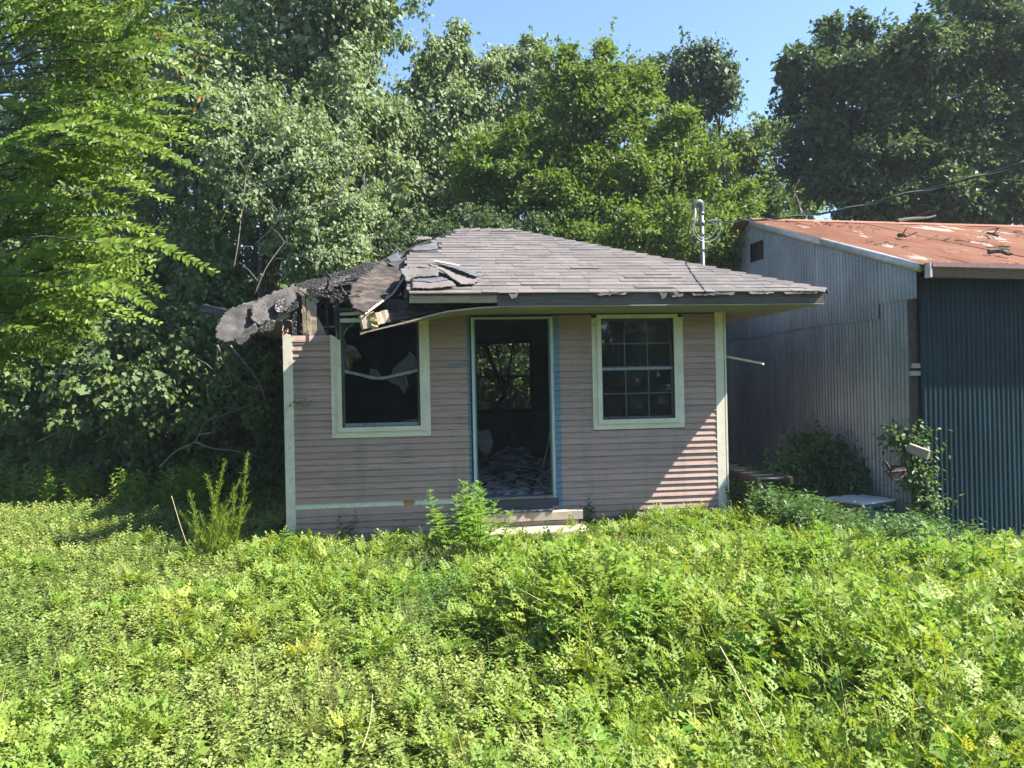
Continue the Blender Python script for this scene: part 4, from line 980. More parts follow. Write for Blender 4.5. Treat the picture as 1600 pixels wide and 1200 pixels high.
for k in range(5):
    f_ = k/4; tube('wire', smoothpath([bp(1384+f_*6,736,9.1-0.1*f_), bp(1391+f_*3,747,9.0-0.06*f_), bp(1401,751-f_,8.96), bp(1409+f_*2,745,8.97), bp(1413+f_*2,735,9.05-0.06*f_)], 4), 0.005, MT['rustdark'], BK, 5)
tube('rim', smoothpath([bp(1381,737,9.1), bp(1397,738,8.95), bp(1416,734,9.0)], 4), 0.007, MT['rustdark'], BK, 5)
beam('hook_bar', bp(1409,727,9.1), bp(1410,704,9.15), 0.02, 0.035, MT['rustdark'], BK)
beam('bent_bar', bp(1383,722,9.05), bp(1392,736,8.98), 0.012, 0.035, MT['rustdark'], BK)
tag(beam('wedged_board', atD(1420,699,8.95), atD(1451,711,8.75), 0.05, 0.10, MT['greywood'], None, segs=2, rough=0.003), 'short weathered board stuck out of the vine at the shed corner', 'board')

# ------------------------------------------------------------------ foliage
LF = dict(
    vine=mat_leaf('vine_leaf', [(0.115,0.173,0.077),(0.173,0.237,0.112),(0.237,0.300,0.163),(0.144,0.213,0.085)], 0.34, 0.25, 0.55, tint=(0.11,0.16,0.04)),
    dark=mat_leaf('dark_leaf', [(0.046,0.082,0.041),(0.070,0.113,0.053),(0.098,0.144,0.065)], 0.32, 0.25, 0.55),
    mid=mat_leaf('mid_leaf', [(0.073,0.130,0.047),(0.107,0.172,0.062),(0.146,0.211,0.083)], 0.38, 0.25, 0.55, tint=(0.12,0.165,0.035)),
    bright=mat_leaf('bright_leaf', [(0.082,0.150,0.029),(0.113,0.190,0.034),(0.151,0.227,0.045)], 0.42, 0.25, 0.55, tint=(0.13,0.17,0.038)),
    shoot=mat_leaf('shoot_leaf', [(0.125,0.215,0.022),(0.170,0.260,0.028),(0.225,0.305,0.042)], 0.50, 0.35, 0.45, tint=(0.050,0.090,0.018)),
    cover=mat_leaf('ground_cover_leaf', [(0.177,0.246,0.052),(0.233,0.296,0.073),(0.307,0.349,0.110),(0.197,0.268,0.060)], 0.38, 0.3, 0.5, tint=(0.09,0.185,0.040)),
    cut=mat_leaf('cut_weed_leaf', [(0.115,0.210,0.034),(0.160,0.268,0.042),(0.212,0.322,0.055)], 0.42, 0.3, 0.5, tint=(0.36,0.38,0.075)),
    weed=mat_leaf('weed_leaf', [(0.125,0.245,0.034),(0.165,0.295,0.044),(0.215,0.34,0.058)], 0.44, 0.3, 0.5, tint=(0.32,0.34,0.09)),
    fennel=mat_leaf('fennel_leaf', [(0.22,0.32,0.035),(0.28,0.38,0.05)], 0.45, 0.2, 0.6),
    grass=mat_leaf('grass_blade', [(0.18,0.24,0.065),(0.25,0.30,0.09),(0.38,0.36,0.16)], 0.35, 0.3, 0.5, tint=(0.46,0.39,0.19)),
    shade=mat_leaf('shade_leaf', [(0.048,0.108,0.035),(0.072,0.143,0.046),(0.098,0.170,0.056)], 0.35, 0.35, 0.5, tint=(0.10,0.15,0.03)),  # leaf colours darkened to put in the shade these plants stand in
    copper=mat_leaf('copper_leaf', [(0.22,0.10,0.030),(0.30,0.16,0.05)], 0.4, 0.4, 0.45),
)
def crown(lobes, L, style='broad', cl=0.25, wide=False, strands=0, shoots=4, inner=2.1):
    """leaf mesh over ellipsoid lobes (centre, radii, leaf count)"""
    Ps, Os, Ts, Bs = [], [], [], []
    split = []
    for c, r_, n in lobes:                    # break every mass into uneven sub-masses
        c = np.array(c, float); r_ = np.array(r_, float); split.append((c, r_*0.88, int(n*0.50)))
        for _ in range(6):
            d0 = unit(rng.normal(size=3)*np.array([1,0.8,1])); k_ = rng.uniform(0.26, 0.52); split.append((c+d0*r_*rng.uniform(0.62, 1.0), r_*k_*np.array([1,1,rng.uniform(0.7,1.4)]), int(n*0.10*k_/0.4)))
    for c, r_, n in split:
        c = np.array(c); r_ = np.array(r_); per = 90; K = max(4, n//per)
        u = rand_unit(K*3); keep = (rng.random(K*3) < np.where(u[:,1] > 0.45, 0.45, 1.0)) & (rng.random(K*3) < np.where(u[:,2] < -0.5, 0.6, 1.0))
        u = u[keep][:K]; K = len(u)
        rad = rng.uniform(0.60, 1.02, (K,1))**0.8
        cc = c + u*r_*rad
        rc = np.clip(cl*(r_[0]+r_[2])/2, 0.16, 0.50)*rng.uniform(0.6, 1.4, (K,1))
        idx = rng.integers(0, K, n)
        off = rng.normal(size=(n,3))*np.array([1,1,0.75])*0.55
        P = cc[idx] + off*rc[idx]
        O = unit(unit((P-c)/r_)*0.7 + unit(P-cc[idx])*0.6)
        Ps.append(P); Os.append(O); Ts.append(np.clip(rng.normal(0.18, 0.25, K), 0, 1)[idx])
        nf = int(n*0.12); uf = rand_unit(nf); Pf = c + uf*r_*(rng.uniform(0.1, 0.78, (nf,1)))     # larger inner leaves close the crown
        Ps.append(Pf); Os.append(uf); Ts.append(np.zeros(nf)); Bs.append((sum(len(p) for p in Ps)-nf, nf))
        for _ in range(int(n*shoots/1000)):     # leafy shoots that break the outline
            d0 = unit(rng.normal(size=3)+np.array([0,0,0.5])); s0 = c+d0*r_*0.85; ln = rng.uniform(0.2, 0.75); m_ = max(6, int(ln/0.022)); t = np.linspace(0,1,m_)[:,None]
            dr = unit(d0*0.8+np.array([0,0,0.55])+rng.normal(size=3)*0.3)
            Ps.append(s0+dr*ln*t+rng.normal(size=(m_,3))*0.035*(1.1-t)+np.array([0,0,-0.12])*t*t); Os.append(unit(rng.normal(size=(m_,3))+dr*0.6)); Ts.append(np.full(m_, rng.uniform(0,0.7)))
        ns = int(strands*n/1000)
        for _ in range(ns):
            a = rng.uniform(0, 2*math.pi); ph = rng.uniform(-0.5, 0.7); d0 = np.array([math.cos(a)*math.cos(ph), math.sin(a)*math.cos(ph), math.sin(ph)])
            s0 = c + d0*r_*1.02; ln = rng.uniform(0.25, 1.0); m_ = int(ln/0.035)
            t = np.linspace(0, 1, m_)[:,None]; sw = rng.normal(size=3)*0.08
            P = s0 + np.array([0,0,-1])*ln*t + d0*0.12*np.sqrt(t) + sw*t + rng.normal(size=(m_,3))*0.02
            Ps.append(P); Os.append(np.repeat(d0[None], m_, 0)); Ts.append(np.full(m_, 0.1))
    P = np.concatenate(Ps); O = np.concatenate(Os); T = np.concatenate(Ts); n = len(P)
    up = np.array([0,0,1.0])
    if style == 'vine':
        N = unit(O*0.55 + up*0.25 + SUN_TO*0.6 + rng.normal(size=(n,3))*0.42); A = -up*0.75 + O*0.35 + rng.normal(size=(n,3))*0.45
    else:
        N = unit(up*0.4 + O*0.4 + SUN_TO*0.45 + rng.normal(size=(n,3))*0.5); A = O*0.7 + rng.normal(size=(n,3))*0.7 - up*0.25
    S = L*rng.uniform(0.55, 1.3, n)
    for b0, nb in Bs: S[b0:b0+nb] *= inner
    V, F = stamp(WIDE_V if wide else LEAF_V, LEAF_F, P, frames(A, N), S)
    return V, F, np.repeat(T, 4)
def lobe(px, py, D, rx, ry, dep, n):
    k = D/FPX; return (atD(px, py, D), (rx*k, dep, ry*k), n)
def limb_path(a, b, sag=0.0, wob=0.15):
    a = np.array(a, float); b = np.array(b, float); L = np.linalg.norm(b-a); pts = []
    for t in np.linspace(0, 1, 6):
        pts.append(a+(b-a)*t + np.array([rnd.gauss(0,1), rnd.gauss(0,1), 0])*wob*L*0.15*math.sin(math.pi*t) + np.array([0,0,sag*math.sin(math.pi*t)]))
    return pts
def tree(name, label, lobes, L, mat, style='broad', base=None, r0=0.14, group=None, cl=0.25, wide=False, strands=0, cat='tree', twigs=0, twigmat='bark'):
    cs = np.array([l[0] for l in lobes]); w = np.array([l[2] for l in lobes], float)
    c = (cs*w[:,None]).sum(0)/w.sum()
    if base is None: base = np.array([c[0], c[1], -0.08])
    base = np.array([base[0], base[1], -0.10])
    T = thing(name, label, cat, base, group)
    top = max(lobes, key=lambda l: l[0][2])[0]
    m = MB(); tp = limb_path(base, np.array(top)*0.85+c*0.15, 0, 0.25); m.tube(tp, np.linspace(r0, r0*0.25, len(tp)), 8); m.build('trunk', MT['bark'], T, True)
    for l in lobes:
        lc = np.array(l[0]); k = int(np.clip((lc[2]-0.8-base[2])/(max(tp[-1][2]-base[2],0.1))*5*0.6, 0, 4)); s0 = tp[k]
        pth = limb_path(s0, lc, 0.1); tube('limb', pth, np.linspace(r0*0.30, r0*0.08, len(pth)), MT['bark'], T, 6)
        m = MB()
        for j in range(5):
            d = unit(rng.normal(size=3)+np.array([0,0,0.4])); e_ = lc + d*np.array(l[1])*rng.uniform(0.7,0.98)
            pp = limb_path(pth[4], e_, 0.03); m.tube(pp, np.linspace(r0*0.13, 0.006, len(pp)), 5)
        m.build('branch', MT['bark'], T, True)
    V, F, tt = crown(lobes, L, style, cl, wide, strands)
    tri_mesh('crown', V, F, LF[mat], T, tt)
    return T

def SC(n): return int(n*1.0)
# vine-smothered masses on the left
tree('vine_covered_tree', 'huge tree smothered in grey-green vine at the upper left', [
    lobe(480,40,14.5,130,150,1.6,SC(13000)), lobe(400,190,14.0,130,120,1.5,SC(9000)), lobe(545,170,14.3,80,130,1.3,SC(8000)), lobe(340,40,15.5,130,170,1.5,SC(8000)),
    lobe(500,300,13.6,90,100,1.2,SC(6000)), lobe(560,-20,15.0,50,90,1.2,SC(5000)), lobe(600,250,15.2,60,130,1.2,SC(5000)), lobe(250,250,14.5,120,150,1.3,SC(6000)), lobe(190,60,15.0,130,140,1.4,SC(6500)), lobe(60,100,15.2,130,150,1.4,SC(6000)), lobe(-60,240,15.0,130,160,1.3,SC(4500)), lobe(290,-80,15.5,150,80,1.4,SC(5000)), lobe(80,-70,15.5,150,90,1.4,SC(4500))], 0.085, 'vine', 'vine', r0=0.22, wide=True, strands=1.2)
tree('vine_draped_shrub', 'pale vine-draped shrub with bare twigs beside the burned roof corner', [
    lobe(430,270,12.0,90,80,0.8,SC(8000)), lobe(505,340,11.8,80,70,0.8,SC(7000)), lobe(530,410,11.6,60,60,0.7,SC(4500)), lobe(380,200,12.2,70,60,0.7,SC(4500)),
    lobe(470,230,12.3,70,60,0.7,SC(4500))], 0.062, 'vine', 'vine', base=atD(420,640,12.2), r0=0.10, wide=True, strands=1.5, cat='shrub')
tree('ivy_thicket', 'dark leafy thicket of climbing vine under the big tree at left', [
    lobe(270,470,12.6,120,110,0.9,SC(8000)), lobe(150,470,12.8,130,120,0.9,SC(7000)), lobe(40,480,12.6,110,110,0.9,SC(6000)), lobe(350,520,12.2,80,90,0.8,SC(5500)),
    lobe(240,590,12.9,110,70,0.6,SC(4000)), lobe(410,590,12.0,50,80,0.5,SC(2500)), lobe(340,400,12.9,110,90,0.9,SC(6000)), lobe(110,340,13.5,130,110,0.9,SC(4500)), lobe(80,600,13.2,120,60,0.6,SC(2500)), lobe(300,640,12.8,110,55,0.5,SC(3000)), lobe(140,650,13.4,120,45,0.5,SC(2600)), lobe(10,650,13.2,110,45,0.5,SC(2200)), lobe(420,650,12.9,50,50,0.4,SC(1500)), lobe(50,590,11.6,90,70,0.5,SC(3500)), lobe(160,600,11.5,80,65,0.5,SC(3500)), lobe(250,610,11.6,70,70,0.45,SC(3200)), lobe(330,630,11.8,60,55,0.4,SC(2400)), lobe(200,520,11.9,90,70,0.5,SC(3000)), lobe(40,712,12.6,90,48,0.4,SC(2600)), lobe(150,712,12.5,80,48,0.4,SC(2400)), lobe(255,712,12.4,70,46,0.4,SC(2200)), lobe(345,712,12.3,60,46,0.35,SC(2000)), lobe(418,705,12.2,45,50,0.3,SC(1600)), lobe(395,620,11.6,45,60,0.35,SC(2000))], 0.085, 'mid', 'vine', base=atD(230,690,13), r0=0.10, wide=True, strands=1.5, cat='thicket')
# the row behind the house
tree('vine_tangled_tree', 'vine-tangled tree with upright spires just right of the huge vine mass', [
    lobe(690,200,16.0,75,110,1.1,SC(8500)), lobe(700,100,16.2,34,60,0.5,SC(2300)), lobe(716,62,16.2,14,34,0.22,SC(600)), lobe(752,120,16.3,34,30,0.4,SC(1400)), lobe(668,105,16.2,22,22,0.3,SC(700)),
    lobe(650,290,15.8,80,110,1.1,SC(6500)), lobe(730,300,15.6,80,90,1.0,SC(6000)), lobe(640,180,16.4,45,60,0.8,SC(3000)), lobe(775,88,16.4,14,10,0.15,SC(250))], 0.085, 'vine', 'vine', r0=0.13, wide=True, strands=1.5, group='trees behind the house')
tree('vine_tangled_tree', 'small vine-topped tree peeking up behind the house left of the bright tree', [
    lobe(822,110,17.5,34,44,0.6,SC(2600)), lobe(815,185,17.4,65,70,1.0,SC(4500)), lobe(835,78,17.5,14,18,0.25,SC(500)), lobe(800,280,17.2,80,100,1.0,SC(4500))], 0.088, 'vine', 'vine', r0=0.11, wide=True, strands=1.8, group='trees behind the house')
tree('bright_green_tree', 'sunlit yellow-green tree rising behind the middle of the roof', [
    lobe(930,200,14.2,95,75,1.0,SC(9500)), lobe(880,130,14.4,38,48,0.6,SC(2600)), lobe(950,115,14.4,32,50,0.5,SC(2300)), lobe(1005,160,14.4,38,48,0.6,SC(2600)), lobe(1050,215,14.2,45,55,0.6,SC(3200)),
    lobe(835,240,14.2,75,70,0.9,SC(6000)), lobe(980,290,13.8,100,70,1.0,SC(8500)), lobe(880,320,13.8,90,60,0.9,SC(6500)), lobe(1070,300,13.8,50,60,0.7,SC(3600)), lobe(945,80,14.4,10,24,0.18,SC(350)), lobe(770,300,14.2,70,70,0.8,SC(5000))], 0.080, 'bright', 'broad', base=atD(905,640,14.2), r0=0.12, cl=0.22, group='trees behind the house')
tree('leaning_vine_tree', 'dark vine-hung tree arching right behind the bright tree', [
    lobe(1040,120,18.0,52,45,0.8,SC(4500)), lobe(1100,115,18.0,48,42,0.7,SC(4500)), lobe(1125,150,18.0,26,45,0.5,SC(1900)), lobe(1075,180,18.0,50,50,0.8,SC(4200)), lobe(1095,245,18.0,30,55,0.6,SC(2400)), lobe(1060,290,17.8,60,80,0.9,SC(4500))], 0.085, 'dark', 'vine', base=atD(1050,640,18.2), r0=0.15, wide=True, strands=3, group='trees behind the house')
tree('young_tree', 'thin open-crowned tree showing sky in the gap beside the dark tree', [
    lobe(1170,235,20.5,50,45,0.8,SC(2100)), lobe(1215,215,20.5,35,35,0.6,SC(1300)), lobe(1135,240,20.3,35,50,0.6,SC(1600)), lobe(1190,300,20.3,60,50,0.9,SC(2600)), lobe(1120,300,19.6,50,60,0.9,SC(2600))], 0.105, 'mid', 'broad', r0=0.10, cl=0.3, group='trees behind the house')
tree('leafy_bush', 'bright bushy growth behind the right end of the roof beside the mast', [
    lobe(1050,360,13.0,60,55,0.7,SC(4500)), lobe(1120,370,13.2,50,60,0.7,SC(3600)), lobe(1000,370,12.8,60,40,0.6,SC(3200)), lobe(1155,330,14.0,40,40,0.5,SC(1900)), lobe(920,385,12.6,70,35,0.5,SC(3000))], 0.070, 'bright', 'broad', r0=0.06, cat='bush')
tree('leafy_bush', 'dark bushy undergrowth behind the left slope of the roof', [
    lobe(640,390,12.6,80,60,0.7,SC(4500)), lobe(740,385,12.8,80,50,0.7,SC(4000)), lobe(830,380,12.8,60,45,0.6,SC(3000)), lobe(600,460,12.3,60,60,0.6,SC(2500)), lobe(740,575,15.5,120,75,0.7,SC(4500)), lobe(870,590,15.5,100,70,0.7,SC(3800))], 0.075, 'dark', 'broad', r0=0.06, cat='bush')
tree('broad_shade_tree', 'large dark broadleaf tree towering over the shed roof at right', [
    lobe(1430,115,17.0,105,75,1.6,SC(10000)), lobe(1290,135,17.0,62,58,1.1,SC(6000)), lobe(1530,60,17.2,110,90,1.6,SC(10000)), lobe(1340,200,17.0,100,70,1.4,SC(8500)), lobe(1480,210,17.0,130,75,1.6,SC(10500)),
    lobe(1590,190,17.0,70,90,1.4,SC(6000)), lobe(1560,-60,17.5,140,70,1.6,SC(8000)), lobe(1350,270,17.2,70,30,1.0,SC(2300)), lobe(1250,100,17.0,32,34,0.6,SC(1600)), lobe(1345,62,17.0,18,34,0.4,SC(800)), lobe(1300,60,17.0,26,26,0.4,SC(800)), lobe(1470,285,17.5,120,30,1.2,SC(2600)), lobe(1700,120,17.4,120,160,1.6,SC(6000)), lobe(1600,290,17.5,80,40,1.0,SC(2600)), lobe(1400,255,16.6,120,45,1.0,SC(5000)), lobe(1540,265,16.6,110,45,1.0,SC(4500)), lobe(1290,255,17.2,60,60,0.8,SC(3000)), lobe(1360,300,16.2,90,40,0.8,SC(4200)), lobe(1480,305,16.0,90,40,0.8,SC(4200)), lobe(1590,300,16.0,80,45,0.8,SC(4000)), lobe(1420,322,16.0,110,26,0.6,SC(2600)), lobe(1540,325,16.0,110,26,0.6,SC(2600))], 0.115, 'dark', 'broad', base=atD(1470,620,18.2), r0=0.26, cl=0.24)
tree('far_tree', 'pale distant tree glimpsed low under the big tree above the shed ridge', [
    lobe(1230,310,25,60,40,1.2,SC(2200)), lobe(1340,300,26,80,40,1.4,SC(1800)), lobe(1480,315,26,90,30,1.4,SC(1800)), lobe(1600,310,26,80,40,1.4,SC(1500))], 0.14, 'mid', 'broad', r0=0.15)
# wood beyond, one mass
def wood(name, label, lobes, L, mat):
    V, F, tt = crown(lobes, L, 'broad', 0.3, inner=1.2); tag(tri_mesh(name, V, F, LF[mat], None, tt), label, 'wood', kind='stuff')
wood('far_wood', 'dark wood closing the view behind the trees', [lobe(x, y, 22, 150, 110, 1.2, 3400) for x in range(-150, 1180, 130) for y in (430, 560)] + [lobe(x, 650, 19+0.5*math.sin(x), 120, 70, 0.8, 1800) for x in range(-200, 1000, 100)]
     + [lobe(x, 250, 20, 130, 110, 1.0, 2200) for x in range(-150, 960, 150)], 0.21, 'dark')
wood('wood_across_the_clearing', 'wood on the far side of the clearing mirrored in the window', [((x, -24-4*math.sin(x*0.7), z), (3.4, 2.2, 2.2), 3600) for x in np.arange(-26, 32, 4.0) for z in (1.0, 3.8)], 0.32, 'dark')

# bare twigs in the vine shrub
TW = thing('dead_branches', 'bare grey dead branches sticking out of the vine by the burned roof', 'branches', atD(400,600,11.2))
for pts in (((398,460,11.0),(415,420,11.0),(440,385,11.1),(455,368,11.1)), ((470,330,11.2),(520,318,11.1),(560,300,11.1),(575,280,11.1)), ((545,320,11.1),(565,305,11.1),(570,270,11.1)),
            ((530,250,11.4),(545,245,11.3),(560,235,11.3)), ((380,330,11.2),(385,270,11.2),(400,240,11.2)), ((385,300,11.2),(420,285,11.1),(450,270,11.1)), ((400,380,11.2),(430,350,11.1),(440,320,11.1)),
            ((525,310,11.2),(560,240,11.2),(555,222,11.2)), ((365,420,11.0),(372,380,11.0),(378,330,11.1)), ((560,380,11.0),(590,400,11.0),(600,390,11.0)), ((495,360,11.0),(500,390,10.9),(495,420,10.9))):
    sp = smoothpath([atD(*p) for p in pts], 4); m = MB(); m.tube(sp, np.linspace(0.011,0.004,len(sp)), 5)
    for _ in range(3):
        b_ = sp[rnd.randrange(2, len(sp)-1)]; d_ = np.array([rnd.uniform(-.3,.3), rnd.uniform(-.2,.1), rnd.uniform(0,.35)]); m.tube([b_, b_+d_*0.5+np.array([0,0,0.03]), b_+d_], [0.006,0.004,0.002], 4)
    m.build('branch', MT['twig'], TW, True)
DB = thing('dead_branches', 'twisted dead branches and vine stems on the ground left of the house', 'branches', atD(300,720,11.4))
for pts in (((250,730,11.3),(275,705,11.3),(305,690,11.2),(320,660,11.2),(345,650,11.2),(400,630,11.2)), ((305,690,11.2),(330,700,11.1),(370,705,11.1),(410,715,11.1)), ((232,615,11.6),(238,590,11.6),(255,585,11.6)), ((240,600,11.6),(252,592,11.6)),
            ((340,540,10.4),(338,560,10.6),(336,600,10.9)), ((340,540,10.4),(352,570,10.6),(362,600,10.9),(345,605,11)), ((200,560,11.8),(205,600,11.8),(215,640,11.8)), ((345,560,10.8),(380,600,11.0),(415,610,11.0)), ((110,700,11.8),(120,660,11.8),(130,620,11.9)),
            ((180,640,11.9),(185,670,11.9),(178,700,11.8)), ((310,680,11),(330,676,11),(336,674,11)), ((360,540,11),(400,590,11),(420,640,11)), ((150,690,11.7),(200,660,11.8),(240,650,11.9)), ((60,690,11.8),(110,668,11.8),(160,662,11.9))):
    sp = smoothpath([atD(*p) for p in pts], 4); m = MB(); m.tube(sp, np.linspace(0.015,0.005,len(sp)), 5)
    for _ in range(3):
        b_ = sp[rnd.randrange(2, len(sp)-1)]; d_ = np.array([rnd.uniform(-.35,.35), rnd.uniform(-.2,.2), rnd.uniform(-.05,.35)]); m.tube([b_, b_+d_*0.5+np.array([0,0,0.03]), b_+d_], [0.007,0.004,0.002], 4)
    m.build('branch', MT['twig'], DB, True)

# near tree at the left edge: long arching shoots with paired leaves
def shoot_tree():
    base = atD(-330, 700, 5.6); T = thing('arching_shoot_tree', 'near leafy tree with long arching yellow-green shoots at the left edge', 'tree', (base[0], base[1], -0.1))
    trunk = limb_path((base[0], base[1], -0.1), atD(-200, 60, 5.8), 0, 0.2); tube('trunk', trunk, np.linspace(0.12, 0.05, len(trunk)), MT['bark'], T, 8)
    P, A, N, S, tn = [], [], [], [], []; wood_ = MB()
    rows = []
    limbs = []
    for i in range(78):                       # branches, each ending in a spray of shoots
        y0 = rng.uniform(-80, 560); reach = np.interp(y0, [-80, 60, 150, 260, 330, 420, 520, 600], [265, 270, 265, 225, 240, 225, 130, 50])
        xe = reach - abs(rng.normal(0, 95)) - 60; D = rng.uniform(4.6, 6.6); bx = atD(xe-rng.uniform(120, 260), y0+rng.uniform(10, 90), D+0.3); be = atD(xe, y0, D); limbs.append((bx, be))
        hue = rng.uniform(-0.1, 0.35)
        for j in range(rng.integers(3, 7)):
            t = rng.uniform(0.25, 1.0); s0 = bx+(be-bx)*t; ln = rng.uniform(0.35, 0.95); up_ = rng.normal(0.10, 0.22)
            dr = unit(np.array([1.0, -rng.uniform(-0.4, 0.7), up_])); e_ = s0+dr*ln+np.array([0,0,-0.10*ln]); mid_ = s0+dr*ln*0.5+np.array([0,0,0.06*ln]); rows.append((s0, mid_, e_, hue))
    lm = MB()
    for a, b in limbs: lm.tube(limb_path(a, b, 0.05, 0.5), np.linspace(0.009, 0.004, 6), 5)
    lm.build('limbs', MT['bark'], T, True)
    for a, b, c, hue in rows:
        sp = np.array(smoothpath([a, b, c], 9)); wood_.tube(sp[::2], np.linspace(0.0035, 0.0015, len(sp[::2])), 4)
        d = np.linalg.norm(np.diff(sp, axis=0), axis=1); cum = np.concatenate([[0], np.cumsum(d)]); n = int(cum[-1]/0.030)
        tt = np.linspace(0.03, 1, n)*cum[-1]; pos = np.stack([np.interp(tt, cum, sp[:,k]) for k in range(3)], -1); tan = unit(np.gradient(pos, axis=0))
        n0 = unit(np.array([rng.normal(0,0.25), -rng.uniform(0.35,1.0), rng.uniform(0.25,0.9)]))
        for s in (-1, 1):
            side = unit(np.cross(tan, n0))*s
            ax = tan*0.55 + side*0.85 + n0*0.15 + np.array([0,0,-0.12]) + rng.normal(size=(n,3))*0.18
            P.append(pos+rng.normal(size=(n,3))*0.003); A.append(ax); N.append(unit(n0+rng.normal(size=(n,3))*0.30))
            S.append(0.054*np.clip(1.15-0.5*(tt/cum[-1])**3, 0.4, 2)*rng.uniform(0.8, 1.2, n)); tn.append(np.clip(rng.normal(hue,0.15,n),0,1))
    # inner leaves, tinted darker to paint shade into the gaps
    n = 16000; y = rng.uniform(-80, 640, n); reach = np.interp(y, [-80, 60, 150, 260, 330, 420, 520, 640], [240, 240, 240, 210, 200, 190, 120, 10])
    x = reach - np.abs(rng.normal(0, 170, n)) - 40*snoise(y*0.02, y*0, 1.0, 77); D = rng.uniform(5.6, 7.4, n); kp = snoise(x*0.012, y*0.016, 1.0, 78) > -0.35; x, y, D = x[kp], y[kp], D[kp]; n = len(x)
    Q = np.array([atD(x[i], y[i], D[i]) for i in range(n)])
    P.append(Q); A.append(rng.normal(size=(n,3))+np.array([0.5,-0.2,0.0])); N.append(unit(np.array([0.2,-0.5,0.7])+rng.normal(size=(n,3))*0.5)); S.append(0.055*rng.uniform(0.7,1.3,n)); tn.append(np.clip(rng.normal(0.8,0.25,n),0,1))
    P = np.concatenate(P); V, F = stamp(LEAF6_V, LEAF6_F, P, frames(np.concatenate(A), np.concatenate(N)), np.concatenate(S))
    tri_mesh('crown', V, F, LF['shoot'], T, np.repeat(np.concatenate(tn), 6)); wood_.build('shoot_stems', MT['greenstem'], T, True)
    # copper young leaves
    Q = np.concatenate([atD(px, py, 6.2)+rng.normal(size=(5,3))*0.06 for px, py in ((205,395),(170,370),(235,385),(318,105),(205,55),(250,50),(280,110),(300,160))])
    V, F = stamp(LEAF_V, LEAF_F, Q, frames(rng.normal(size=(len(Q),3))+np.array([0,0,0.9]), rand_unit(len(Q))), rng.uniform(0.04,0.075,len(Q))); tri_mesh('young_leaves', V, F, LF['copper'], T)
shoot_tree()

# ------------------------------------------------------------------ ground plants
def template(leaves):
    """leaves: list of (base, axis, normal, length, width factor) -> joined rhombic leaves"""
    V = []; F = []
    for b, a, n_, L, w in leaves:
        R = frames(np.array([a], float), np.array([n_], float))[0]; tv = np.array(LEAF_V)*np.array([w,1,1])
        o = len(V); V += [np.array(b)+R@(p*L) for p in tv]; F += [(x+o, y+o, z+o) for x, y, z in LEAF_F]
    return np.array(V), np.array(F)
def tpl_cover(seed):
    R = random.Random(seed); lv = []
    for k in range(5):
        z = 0.25+0.19*k; a0 = k*1.57+R.uniform(-.3,.3)
        for s in (0, math.pi):
            a = a0+s; lv.append(((0.03*math.cos(a),0.03*math.sin(a),z), (math.cos(a),math.sin(a),0.35+R.uniform(-.2,.3)), (-0.3*math.cos(a),-0.3*math.sin(a),1), 0.34*(1-0.07*k)*R.uniform(.8,1.2), 1.15))
    return template(lv)
def tpl_cut(seed):
    """ferny compound leaf along +y, slightly arching"""
    R = random.Random(seed); lv = []
    for k in range(4):
        t = 0.22+0.2*k; h = -0.12*t*t
        for s in (-1, 1):
            ax = np.array([s*0.9, 0.55, 0.12]); L = (0.36-0.06*k)*R.uniform(.85,1.15)
            lv.append(((0,t,h), ax, (R.uniform(-.2,.2),0,1), L, 0.85))
            p = np.array([0,t,h])+unit(ax)*L*0.45
            lv.append((p, (s*0.35,0.9,0.0), (0,0,1), L*0.55, 0.8)); lv.append((p, (s*0.9,-0.45,0.0), (0,0,1), L*0.5, 0.8))
    lv.append(((0,0.95,-0.1), (0,1,-0.2), (0,0,1), 0.3, 0.9))
    return template(lv)
def tpl_stem(seed, n=9, w=0.75):
    """upright leafy weed of unit height"""
    R = random.Random(seed); lv = []
    for k in range(n):
        z = 0.30+0.70*k/(n-1); a0 = k*1.57+R.uniform(-.4,.4); L = 0.25*(1.0-0.55*(k/(n-1))**2)*R.uniform(.8,1.2)
        for s in (0, math.pi):
            a = a0+s; lv.append(((0,0,z), (math.cos(a),math.sin(a),0.55+R.uniform(-.3,.3)), (-0.5*math.cos(a),-0.5*math.sin(a),1), L, w))
    V, F = template(lv); o = len(V)
    V = np.concatenate([V, [(-0.008,0,0),(0.008,0,0),(0.004,0.004,1.0),(-0.004,0.004,1.0)]]); F = np.concatenate([F, [(o,o+1,o+2),(o,o+2,o+3)]])
    return V, F
def tpl_blade(seed):
    R = random.Random(seed); b = R.uniform(0.1,0.55); P = []
    for k in range(4):
        t = k/3; w = 0.009*(1-t*0.9); P += [(-w, b*t*t, t*(1-0.3*b*t)), (w, b*t*t, t*(1-0.3*b*t))]
    F = []
    for k in range(3): F += [(2*k,2*k+1,2*k+3),(2*k,2*k+3,2*k+2)]
    return np.array(P), np.array(F)

